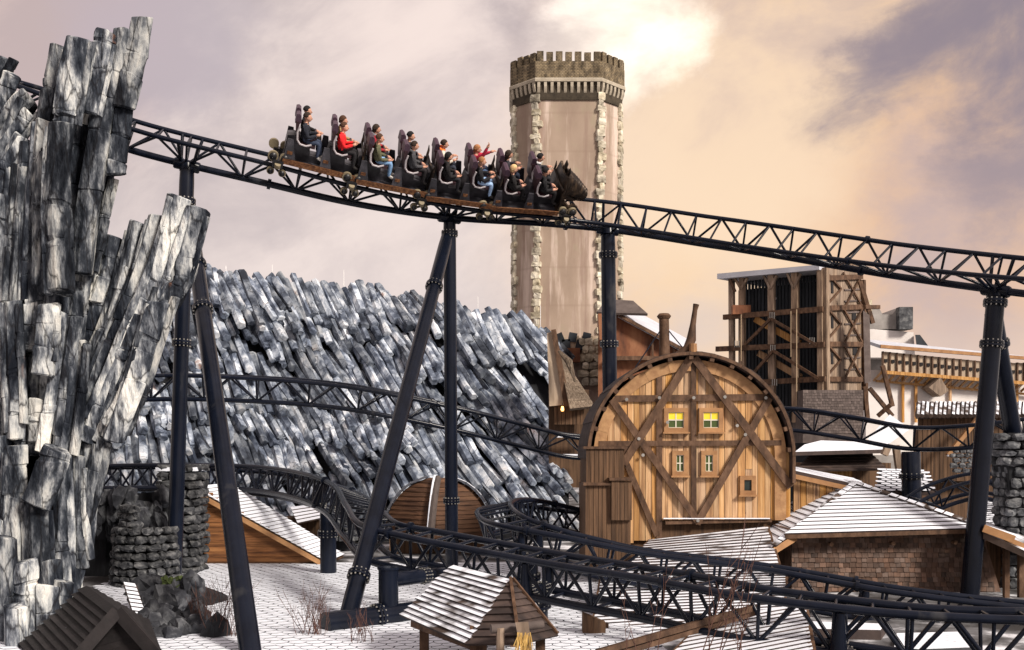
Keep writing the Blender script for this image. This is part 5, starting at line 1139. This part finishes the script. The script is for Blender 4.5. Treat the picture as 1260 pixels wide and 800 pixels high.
mo = thing('rock_mound', V(P(215, 780, 28).xy.to_3d()), 'heap of dark boulders dusted with snow at the foot of the straight support leg', 'rock')
for i in range(62):
    t_ = rm.random(); x = lerp(160, 268, t_)+rm.uniform(-6, 6); top = 708+abs(x-215)*.35; y = rm.uniform(top, 815); d_ = 30.6-(y-700)*.045+rm.uniform(-.3, .3)
    if x > 236+(y-700)*.33: continue
    s_ = rm.uniform(.45, .95); p = P(x, y, d_); p.z = max(p.z, .1)
    link('boulder', RBK[rm.randrange(8)], mo, Matrix.Translation(p) @ Matrix.Rotation(rm.uniform(-.4, .4), 4, 'Y') @ Matrix.Rotation(rm.uniform(0, 3), 4, 'Z') @ Matrix.Diagonal((s_*.8, s_*.8, s_*rm.uniform(.7, 1.25), 1)))
a_ = P(212, 735, 30.2); MB().rings([[V((a_.x+r*math.cos(t), a_.y+1+r*1.2*math.sin(t), z)) for t in [math.tau*i/10 for i in range(10)]] for r, z in ((1.5, 0), (1.2, a_.z*.6), (.7, a_.z+.1))]).build('core', 'basalt_core', mo)
for i in range(8):
    p = P(rm.uniform(200, 228), rm.uniform(712, 722), 29.8); link('moss_tuft', blocks('moss', 1, i, .3, .5)[0], mo, Matrix.Translation(p) @ Matrix.Scale(rm.uniform(.15, .3), 4))
gr = thing('grotto_rocks', V(P(160, 680, 36).xy.to_3d()), 'tumbled grey rocks with snow ledges above the dark grotto mouth', 'rock')
for i in range(40):
    x = rm.uniform(112, 205); y = rm.uniform(612, 660); d_ = 37+rm.uniform(-.6, .6); s_ = rm.uniform(.4, .8); p = P(x, y, d_)
    link('boulder', RBK[rm.randrange(8)], gr, Matrix.Translation(p) @ Matrix.Rotation(rm.uniform(-.3, .3), 4, 'Y') @ Matrix.Rotation(rm.uniform(0, 3), 4, 'Z') @ Matrix.Diagonal((s_*.7, s_*.7, s_*1.3, 1)))
MB().rings([[P(x, y, 37.6) for x, y in ((100, 612), (210, 604), (215, 660), (100, 665))], [P(x, y, 40) for x, y in ((100, 612), (210, 604), (215, 660), (100, 665))]]).build('ledge_core', 'basalt_core', gr)
MB().rings([[P(x, y, 38.5) for x, y in ((60, 655), (215, 655), (215, 705), (60, 705))], [P(x, y, 39) for x, y in ((60, 655), (215, 655), (215, 705), (60, 705))]]).build('grotto_back', 'basalt_core', gr)
for x in (118, 205): MB().box((P(x, 0, 37.8).x, 38.2, 1.2), (.8, 1., 2.4)).build('grotto_jamb', 'basalt_core', gr)
sm = thing('low_stone_hut', V(P(375, 650, 47).xy.to_3d()), 'low stone hut with snowy slab roof half hidden behind the curve of low track', 'hut')
MB().box(P(385, 652, 47)+V((0, .8, -.3)), (2.9, 1.6, 1.7)).build('wall', 'annex', sm)
courses(sm, P(357, 624, 48), P(395, 619, 48.4), P(404, 636, 46), P(366, 644, 45.8), 5, .07, ['roof_snow', 'roof_dark'])
masonry(sm, [P(408, 0, 46.2).xy.to_3d(), P(436, 0, 46.2).xy.to_3d()], .5, P(0, 634, 46).z, .26, .3, .3, SBK, rm)
MB().box(P(422, 650, 46.6)+V((0, .2, -.2)), (1.0, .4, 1.6)).build('core', 'basalt_core', sm)
# ------------------------------------------------------------------ thatched hut at the hill's right end
th_ = thing('thatched_hut', V(P(705, 500, 56).xy.to_3d()), 'small hut with a pointed thatched roof where the basalt hill ends', 'hut')
MB().rings([[P(x, y, 55) for x, y in ((678, 406), (684, 405), (702, 499), (694, 501))], [P(x, y, 55.3) for x, y in ((678, 406), (684, 405), (702, 499), (694, 501))]]).build('gable_edge', 'beam', th_)
MB().rings([[P(x, y, 55.2) for x, y in ((673, 410), (679, 408), (697, 498), (676, 500))], [P(x, y, 56.2) for x, y in ((673, 410), (679, 408), (697, 498), (676, 500))]]).build('gable_panel', 'pale_wood', th_)
for i in range(9):
    t0, t1 = i/9, (i+1.2)/9; a, b, c_, d_ = P(683, 415, 56), P(688, 432, 58), P(731, 498, 55), P(701, 501, 54.4)
    q = [lerp(a, d_, t0), lerp(b, c_, t0), lerp(b, c_, t1), lerp(a, d_, t1)]; MB().rings([q, [p+V((0, .35, -.1)) for p in q]]).build('thatch_course', 'straw', th_)
MB().tube([P(688, 432, 54.6), P(700, 445, 54.2), P(708, 470, 54)], [.08, .2, .05], 8).build('thatch_eyebrow', 'straw', th_)
for i in range(8): MB().box(P(684+i*4.6, 510, 55.4), (.17, .15, 1.1)).build('wall_board', 'annex', th_)
MB().box(P(700, 540, 56)+V((0, .3, 0)), (2.2, .8, 5.4)).build('wall', 'annex', th_); MB().box(P(705, 537, 55)+V((0, 0, 0)), (1.8, .3, .12)).build('snowy_shelf', 'snow', th_); MB().box(P(706, 560, 54.8), (1.6, .3, .1)).build('snowy_shelf', 'snow', th_)
lp = thing('wall_lantern', P(692, 505, 54.7), 'tiny glowing orange lantern under the thatched eave', 'lamp'); MB().tube([P(692, 506, 54.7), P(692, 504, 54.7), P(692, 500, 54.7)], [.06, .09, .05], 8).build('lantern', 'lamp', lp); MB().tube([P(692, 500, 54.7), P(692, 496, 54.9)], .02, 5).build('hook', 'steel', lp)
bw = thing('castle_ruin', V(P(715, 480, 70).xy.to_3d()), 'pale rough castle wall with leaning black-capped crenels below the tall tower', 'wall')
MB().rings([[P(x, y, 70) for x, y in ((678, 422), (748, 414), (760, 600), (678, 600))], [P(x, y, 72) for x, y in ((678, 422), (748, 414), (760, 600), (678, 600))]]).build('wall', 'castle_wall', bw)
for x, y, tl in ((689, 412, -.3), (705, 411, .25), (722, 411, .3), (697, 419, .0), (714, 420, .3)): 
    MB().beam(P(x-tl*6, y+10, 69.7), P(x+tl*6-1, y-1, 69.7), .55, .5).build('crenel_cap', 'black_panel', bw)
for x in (690, 706, 722, 734): MB().box(P(x, 428, 69.8), (.7, .5, 1.6)).build('crenel', 'pale_wood', bw)
MB().box(P(700, 437, 69)+V((0, .2, 0)), (1.5, .6, .95)).build('rusty_panel', 'rust_metal', bw)
masonry(bw, [P(716, 0, 69.6).xy.to_3d(), P(742, 0, 69.6).xy.to_3d()], P(0, 475, 69.6).z, P(0, 420, 69.6).z, .5, .62, .4, blocks('quoin', 5, 9, .14, .2), rm)
# brown weatherboarded mill behind the column
ml_ = thing('rusty_gabled_building', V(P(790, 460, 62).xy.to_3d()), 'rust-brown gabled building with snow roof and dormer cap behind the barn', 'building')
MB().rings([[P(x, y, 62) for x, y in ((736, 383), (760, 383), (764, 388), (836, 428), (836, 600), (736, 600))], [P(x, y, 68) for x, y in ((736, 383), (760, 383), (764, 388), (836, 428), (836, 600), (736, 600))]]).build('wall', 'rust_metal', ml_)
MB().slab([P(762, 387, 61.6), P(842, 430, 61.6), P(846, 417, 66), P(785, 384, 68)], .2).build('roof', 'grey_roof', ml_)
MB().beam(P(762, 388, 61.5), P(842, 431, 61.5), .2, .15).build('verge', 'beam', ml_)
MB().slab([P(734, 384, 61.2), P(797, 386, 61.2), P(779, 370, 62.8), P(747, 368, 62.8)], .15).build('dormer_roof', 'shingle_grey', ml_); MB().slab([P(736, 386, 61), P(738, 418, 61), P(758, 418, 61), P(758, 386, 61)], .8).build('dormer_wall', 'rust_metal', ml_)
MB().box(P(795, 441, 61.6), (4.6, .4, .25)).build('ledge', 'beam', ml_)
for x in (803, 817, 829): MB().beam(P(x, 415+(x-803)*.5, 61.8), P(x, 445, 61.8), .12, .1).build('batten', 'beam', ml_)
# ------------------------------------------------------------------ tall timber lift house on the right
tl_ = thing('timber_lift_house', V(P(1013, 500, 84).xy.to_3d()), 'tall open-fronted timber building with dark panels, braced posts and flat pale roof', 'building')
pA = V((P(897, 0, 85.5).x, 85.5, 0)); pB = V((P(1013, 0, 80.).x, 80., 0)); pC = V((P(1059, 0, 84.5).x, 84.5, 0))
nA = V(((pB-pA).y, -(pB-pA).x, 0)).normalized(); nB = V(((pC-pB).y, -(pC-pB).x, 0)).normalized()
fA, fB = on_plane(pA, nA), on_plane(pB, nB)
zt = fA(955, 345).z
def tb(f, nn, x0, y0, x1, y1, w_, off, th, nm, mt): a, b = f(x0, y0)+nn*off, f(x1, y1)+nn*off; MB().beam(a, b, w_, th, nn).build(nm, mt, tl_)
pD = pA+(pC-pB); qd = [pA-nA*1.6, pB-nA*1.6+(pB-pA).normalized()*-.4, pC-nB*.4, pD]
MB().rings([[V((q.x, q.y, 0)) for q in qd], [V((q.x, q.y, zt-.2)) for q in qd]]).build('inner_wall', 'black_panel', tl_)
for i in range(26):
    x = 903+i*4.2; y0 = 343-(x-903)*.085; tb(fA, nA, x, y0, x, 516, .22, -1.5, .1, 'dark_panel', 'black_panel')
for x in (901, 914, 950, 979, 1010): tb(fA, nA, x, 342-(x-900)*.09, x+1, 520, .52 if x in (950, 979) else .42, .1, .4, 'post', 'rough_wood')
for y0, y1, xa, xb in ((391, 381, 893, 1015), (430, 424.5, 884, 1017), (471, 466.5, 935, 1018)): tb(fA, nA, xa, y0, xb, y1, .42, .35, .3, 'rail_beam', 'beam')
for x0, y0, x1, y1 in ((920, 425, 952, 393), (952, 393, 1008, 425), (925, 466, 955, 432), (955, 432, 1010, 466), (902, 345, 908, 360)): tb(fA, nA, x0, y0, x1, y1, .22, .5, .2, 'brace', 'beam')
for x0, y0, x1, y1 in ((926, 392, 980, 422), (930, 434, 982, 464)): tb(fA, nA, x0, y0, x1, y1, .5, -.5, .3, 'stair_string', 'plank')
for x in (914, 950, 979): 
    for s in (-1, 1): tb(fA, nA, x, 356, x+s*8, 344-(x-900)*.085, .18, .3, .2, 'knee_brace', 'rough_wood')
for x, y in ((954, 389), (955, 429), (957, 471), (911, 424), (1003, 420)):
    for k_ in (-2, 0, 2): tb(fA, nA, x+k_*1.3, y-4, x+k_*1.3, y+4, .06, .56, .05, 'strap', 'steel_pale')
for x, y0, y1 in ((917, 388, 445), (978, 384, 440), (985, 382, 500)): strut(tl_, fA(x, y0)+nA*.7, fA(x, y1)+nA*.7, .045, 'rope', 'rope')
MB().box(fA(914, 382)+nA*.3, (1.5, .6, .75)).build('crate_guard', 'rust_metal', tl_)
for x, y in ((947, 366), (1005, 359), (1006, 401), (1008, 443), (970, 304)): 
    if y > 310: MB().tube([fA(x, y)-nA*.9, fA(x, y)-nA*.75], .16, 8).build('lamp_disc', 'rod', tl_)
rt0, rt1 = fA(889, 345)+nA*.9, fA(1012, 333)+nA*.6
MB().rings([[rt0, rt1, fA(1012, 327)+nA*.6, fA(889, 338.5)+nA*.9], [pD+V((0, 0, rt0.z)), pC+V((0, 0, rt1.z)), pC+V((0, 0, rt1.z+.5)), pD+V((0, 0, rt0.z+.5))]]).build('roof', 'grey_roof', tl_)
# side face boards and lattice
for i in range(9):
    x = 1013.4+i*5.05; tb(fB, nB, x+2.4, 331-(i*.6), x+2.4, 500, .69, .02, .14, 'wall_board', 'rough_wood')
for y in (343, 380, 424, 467): tb(fB, nB, 1013, y-.3, 1058, y-(2 if y < 400 else 0), .4, .2, .2, 'rail_beam', 'beam')
for k_, y in enumerate((336, 379, 423)):
    tb(fB, nB, 1014, y, 1032, y+20, .16, .22, .12, 'lattice', 'beam'); tb(fB, nB, 1032, y+20, 1014, y+40, .16, .22, .12, 'lattice', 'beam')
    tb(fB, nB, 1034, y, 1058, y+43, .16, .24, .12, 'lattice', 'beam'); tb(fB, nB, 1058, y, 1036, y+43, .16, .26, .12, 'lattice', 'beam')
    tb(fB, nB, 1022, y+11, 1022.4, y+25, .36, .1, .1, 'slot_window', 'void_shade')
for i in range(11): tb(fB, nB, 1037, 343+i*14, 1057, 342+i*14, .12, .14, .1, 'ledger', 'shingle_grey')
for x, y in ((1049, 389), (1050, 432)): tb(fB, nB, x, y-5, x, y+5, .7, .1, .12, 'hatch', 'void_shade')
tb(fB, nB, 1013.5, 330, 1014.5, 516, .5, .15, .4, 'corner_post', 'rough_wood'); tb(fB, nB, 1058.5, 345, 1062, 505, .4, .2, .4, 'corner_post', 'beam')
MB().rings([[P(x, y, 84) for x, y in ((1002, 322), (1055, 324), (1055, 340), (1002, 335))], [P(x, y, 88) for x, y in ((1002, 322), (1055, 324), (1055, 340), (1002, 335))]]).build('roof_cabin', 'rough_wood', tl_)
FN[0] = V((0, -1, 0)); fq = on_plane((0, 79.2, 0), (0, 1, 0))
shingles(tl_, fq, 988, 1062, 480, 530, 3.4, 3.3, 'shingle_grey'); MB().rings([[fq(x, y) for x, y in ((988, 480), (1062, 480), (1062, 545), (988, 545))], [fq(x, y)+V((0, 3, 0)) for x, y in ((988, 480), (1062, 480), (1062, 545), (988, 545))]]).build('skirt_wall', 'shingle_grey', tl_)
MB().rings([[P(x, y, 80) for x, y in ((1062, 382), (1070, 388), (1072, 470), (1064, 472))], [P(x, y, 81) for x, y in ((1062, 382), (1070, 388), (1072, 470), (1064, 472))]]).build('louvre_panel', 'shingle_grey', tl_)
for a, b in (((1058, 346), (1074, 398)), ((1064, 378), (1082, 378)), ((1070, 478), (1098, 512)), ((1096, 498), (1080, 512)), ((1086, 450), (1098, 500)), ((1064, 476), (1068, 520))): MB().beam(P(*a, 79+a[0]*.001), P(*b, 79.6+a[1]*.002), .30, .3).build('hoist_beam', 'beam', tl_)
# ------------------------------------------------------------------ castle ruin, gallery
cr = thing('grey_castle_block', V(P(1095, 430, 120).xy.to_3d()), 'grey castle blocks with broken battlements behind the wooden gallery', 'castle')
for pts, mt, nm in (([(1066, 378), (1080, 376), (1086, 387), (1098, 387), (1104, 379), (1120, 378), (1122, 405), (1066, 405)], 'castle', 'battlement'), ([(1062, 404), (1124, 409), (1126, 440), (1062, 440)], 'white_wall', 'wall')):
    q = [P(x, y, 120) for x, y in pts]; q[-1].z -= 0; mb = MB(); mb.rings([q, [p+V((0, 5, 0)) for p in q]]); mb.build(nm, mt, cr)
MB().box(P(1113, 392, 119.5), (1.6, 1., 2.6)).build('dark_stone_pier', 'stone', cr); MB().box(P(1066, 378, 119.5), (1., 1., 1.6)).build('mossy_stone', 'quoin', cr)
MB().rings([[P(x, y, 119) for x, y in ((1126, 412), (1132, 412), (1144, 428), (1128, 428))], [P(x, y, 120) for x, y in ((1126, 412), (1132, 412), (1144, 428), (1128, 428))]]).build('dark_slab', 'black_panel', cr)
MB().box(P(1095, 440, 122)+V((0, 2, -8)), (6, 3, 18)).build('mass', 'castle', cr)
ga_ = thing('wooden_gallery', V(P(1140, 500, 95).xy.to_3d()), 'long wooden gallery with square peepholes under a pale roof along a white wall', 'building')
gp = on_plane((P(1140, 0, 95).x, 95, 0), V((-.12, 1, 0)).normalized()); gn = V((.12, -1, 0)).normalized()
for i in range(22):
    x0 = 1078+i*8.6; yt = 434+i*.85 if i < 16 else 447.5; yb = yt+22.5; q = [gp(x, y)+gn*1.2 for x, y in ((x0, yt), (x0+8.1, yt+.7), (x0+8.1, yb+.6), (x0, yb))]
    mb = MB(); mb.rings([q, [p-gn*.2 for p in q]]); pnl = mb.build('gallery_panel', 'pale_wood', ga_); cpt = gp(x0+4, (yt+yb)/2)+gn*1.25; MB().box(cpt, (.26, .12, .3)).build('peephole', 'void_shade', pnl)
    a, b = gp(x0, yt)+gn*1.3, gp(x0, yb+3)+gn*1.3; MB().beam(a, b, .14, .15, gn).build('stud', 'beam', ga_)
    MB().beam(gp(x0, yb+2)+gn*1.2, gp(x0-3.5, yb+12)+gn*.1, .16, .16, gn).build('bracket', 'plank', ga_)
q = [gp(1072, 427)+gn*1.8, gp(1270, 443)+gn*1.8, gp(1270, 435)-gn*2, gp(1072, 414)-gn*2]; MB().slab(q, .3).build('roof', 'grey_roof', ga_)
MB().beam(gp(1072, 428.5)+gn*1.75, gp(1270, 444.5)+gn*1.75, .3, .2, gn).build('eave', 'frame_wood', ga_)
MB().beam(gp(1076, 459)+gn*1.3, gp(1270, 474)+gn*1.3, .3, .2, gn).build('sill_beam', 'plank', ga_); MB().beam(gp(1076, 469)+gn*.3, gp(1270, 486)+gn*.3, .2, .2, gn).build('ledger', 'plank', ga_)
q = [gp(1066, 455)-gn*.1, gp(1275, 462)-gn*.1, gp(1275, 560)-gn*.1, gp(1066, 560)-gn*.1]; MB().rings([q, [p-gn*3 for p in q]]).build('white_wall', 'white_wall', ga_)
for x in (1110, 1126, 1168, 1250): MB().beam(gp(x, 462)+gn*.15, gp(x, 520)+gn*.15, .2, .2, gn).build('post', 'plank', ga_)
MB().rings([[gp(x, y)+gn*1.6 for x, y in ((1132, 478), (1146, 466), (1156, 482), (1146, 489))], [gp(x, y)+gn*.2 for x, y in ((1132, 478), (1146, 466), (1156, 482), (1146, 489))]]).build('spout', 'rough_wood', ga_)
# brown plank hut with corrugated snow roof
ph_ = thing('plank_hut', V(P(1165, 590, 60).xy.to_3d()), 'brown plank hut with snow-streaked corrugated roof behind the stout column', 'hut')
for i in range(26):
    x = 1129+i*5.4; MB().tube([P(x, 512, 57.2), P(x+1.4, 496, 60)], [.14, .13], 6).build('roof_rib', 'roof_half', ph_)
MB().slab([P(1127, 513, 57.4), P(1270, 510, 57.4), P(1270, 495, 60.2), P(1129, 495.5, 60.2)], .12).build('roof', 'roof_snow', ph_)
for i in range(20): x = 1132+i*5.2; a, b = P(x, 513, 58), P(x, 592, 58); MB().box((a.x, 58-.02*(i % 2), (a.z+b.z)/2), (.22, .1, a.z-b.z)).build('wall_board', 'annex', ph_)
MB().box(P(1185, 560, 59)+V((0, .3, -1.2)), (5, 1.2, 5.8)).build('wall', 'annex', ph_)
MB().beam(P(1166, 560, 56.6), P(1206, 512, 56.8), .22, .3).build('barge_board', 'frame_wood', ph_); MB().beam(P(1166, 561.5, 56.5), P(1206, 514, 56.7), .1, .1).build('barge_snow', 'snow', ph_)
masonry(ph_, [P(1172, 0, 56).xy.to_3d(), P(1200, 0, 56).xy.to_3d()], P(0, 582, 56).z, P(0, 556, 56).z, .28, .36, .3, SBK, rm)
MB().rings([[P(x, y, 57) for x, y in ((1095, 510), (1120, 528), (1080, 556), (1068, 540))], [P(x, y, 57.4) for x, y in ((1095, 510), (1120, 528), (1080, 556), (1068, 540))]]).build('snow_apron', 'snow', ph_)
# pavilion
pv = thing('low_pavilion', V(P(1035, 575, 54).xy.to_3d()), 'low dark pavilion with broad snow-laden eaves beside the barn', 'pavilion')
MB().slab([P(978, 556, 52), P(1088, 553, 52), P(1094, 545, 55), P(1010, 542, 56), P(990, 547, 55)], .2).build('roof_slab', 'roof_snow', pv)
courses(pv, P(1000, 556, 54.6), P(1070, 556, 54.6), P(1092, 578, 52), P(978, 580, 52), 6, .08, ['roof_dark'])
MB().box(P(1035, 590, 54.5)+V((0, 0, -.4)), (4.6, 2, 2.6)).build('wall', 'annex', pv); MB().box(P(1010, 585, 53.2), (3.2, .3, .5)).build('front_board', 'plank', pv)  # front board in the barn plank material
for x, y0, y1 in ((1102, 548, 582), (1088, 560, 548)): MB().beam(P(x, y0, 51), P(x+5, y1, 51), .3, .3).build('post', 'rough_wood', pv)
# fish-scale roofs
def scale_roof(lab, tl, tr, br, bl, tw_, th__, mt='slate_thin', lim=120):
    c = (tl+tr+br+bl)/4; r_ = thing('slate_tiled_shed', V((c.x, c.y, 0)), lab, 'roof')
    nu, nv = max(2, int((tr-tl).length/tw_)), max(2, int((bl-tl).length/th__))
    scales(r_, lambda u, v: lerp(lerp(tl, tr, (u+.25)/nu), lerp(bl, br, (u+.25)/nu), (v+.5)/nv)+V((0, 0, .03)), nu, nv, (tr-tl)/nu, (bl-tl)/nv*1.25, mt, lim)
    MB().slab([tl, bl, br, tr], .15).build('deck', 'roof_dark', r_)
    for q in (tl, tr, bl, br): q = q.lerp(c, .15); MB().box((q.x, q.y, (q.z-.1)/2), (.2, .2, q.z-.1)).build('post', 'beam', r_)
    return r_
scale_roof('fish-scale slate roof dusted with snow beside the short column', P(1082, 578, 50), P(1140, 580, 50), P(1150, 606, 46.5), P(1078, 606, 46.5), .42, .34)
scale_roof('dark fish-scale slate roof right of the hipped house', P(1196, 618, 44), P(1275, 616, 44), P(1290, 668, 38), P(1205, 664, 38), .40, .36, 'slate_thin', 300)
# stone pier with flared cap on the right edge
pr_ = thing('stone_pier', V(P(1250, 700, 34.8).xy.to_3d()), 'grey stone pier with overhanging rough top carrying the slanting support leg', 'pillar')
c = P(1252, 0, 34.9); zz = P(0, 572, 34.8).z
masonry(pr_, [V((c.x-.45, c.y+.5, 0)), V((c.x-.45, c.y-.5, 0)), V((c.x+.6, c.y-.5, 0))], 0, zz, .34, .42, .36, SBK, rm)
masonry(pr_, [V((c.x-.62, c.y+.6, 0)), V((c.x-.62, c.y-.66, 0)), V((c.x+.7, c.y-.66, 0))], zz, P(0, 534, 34.8).z, .3, .44, .4, SBK, rm, -.12)
MB().rings([[V((c.x+x*.9, c.y+y*.9, 0)) for x, y in ((-.45, -.45), (.6, -.45), (.6, .6), (-.45, .6))], [V((c.x+x*1.15, c.y+y*1.15, P(0, 533, 34.8).z)) for x, y in ((-.55, -.55), (.65, -.55), (.65, .6), (-.55, .6))]]).build('core', 'basalt_core', pr_)
ds = thing('dark_shelter', V(P(1240, 740, 32.5).xy.to_3d()), 'dark open shelter with plank eaves at the edge of the hipped house', 'shelter')
MB().slab([P(1208, 654, 32.3), P(1275, 684, 31.4), P(1290, 660, 36), P(1212, 642, 36)], .2).build('roof', 'roof_half', ds)
for a, b in (((1210, 650), (1248, 664)), ((1236, 664), (1275, 680))): MB().beam(P(*a, 32.2), P(*b, 31.9), .24, .12).build('eave_board', 'frame_wood', ds)
for x in (1238, 1256): MB().beam(P(x, 672, 32.4), V((P(x, 0, 32.4).x, 32.4, 0)), .16, .16).build('post', 'beam', ds)
MB().slab([P(1214, 660, 34.8), P(1214, 760, 34.8), P(1290, 760, 34.8), P(1290, 660, 34.8)], .1).build('back_wall', 'annex', ds)
# ------------------------------------------------------------------ bare twigs
def shrub(lab, x, y, d, n, h, sp, matn='twig', th=.012, wig=.14):
    b = P(x, y, d); b.z = max(b.z, 0.); r_ = random.Random(int(x*3+y)); mb = MB()
    for i in range(n):
        p = b+V((r_.uniform(-sp, sp)*.35, r_.uniform(-.2, .2), 0)); v = V((r_.uniform(-sp, sp)*.55, r_.uniform(-.1, .1), 1)).normalized(); L_ = h*r_.uniform(.55, 1); pts = [p]
        for k_ in range(6): v = (v+V((r_.uniform(-wig, wig), r_.uniform(-wig, wig), .05))).normalized(); pts.append(pts[-1]+v*L_/6)
        mb.tube(pts, [th*(1-.13*j) for j in range(7)], 4)
        for k_ in range(r_.randrange(2, 6)):
            j = r_.randrange(2, 6); q = pts[j]; w_ = (v+V((r_.uniform(-.9, .9), r_.uniform(-.5, .5), .1))).normalized(); l2 = L_*r_.uniform(.12, .3); mb.tube([q, q+w_*l2*.5, q+w_*l2+V((0, 0, .04))], [th*.6, th*.5, th*.3], 4)
    solo(mb, 'bare_shrub', matn, lab, 'shrub', b)
shrub('leafless bush on the snowy terrace beside the long slanting leg', 277, 805, 25.4, 30, 1.7, .9, th=.010)
shrub('leafless bush on the snowy terrace beside the ground beam', 385, 800, 25.6, 30, 1.4, 1.1, th=.010)
shrub('leafless bush between the dark boulders and the long slanting leg', 246, 790, 26.5, 20, 1.2, .6, th=.010)
shrub('spray of bare twigs over the steel ground beam', 445, 800, 24.6, 16, 1.0, .9, th=.010)
shrub('tall reddish bare twigs rising before the front track', 858, 830, 19.8, 5, 3.3, .9, th=.016, wig=.05)
shrub('slender reddish twigs beside the brown gable verge', 912, 830, 19.6, 5, 2.8, .6, th=.014, wig=.06)
shrub('thin reddish twigs below the wide snow-covered roof', 790, 830, 19.4, 4, 2.2, .7, th=.013, wig=.07)
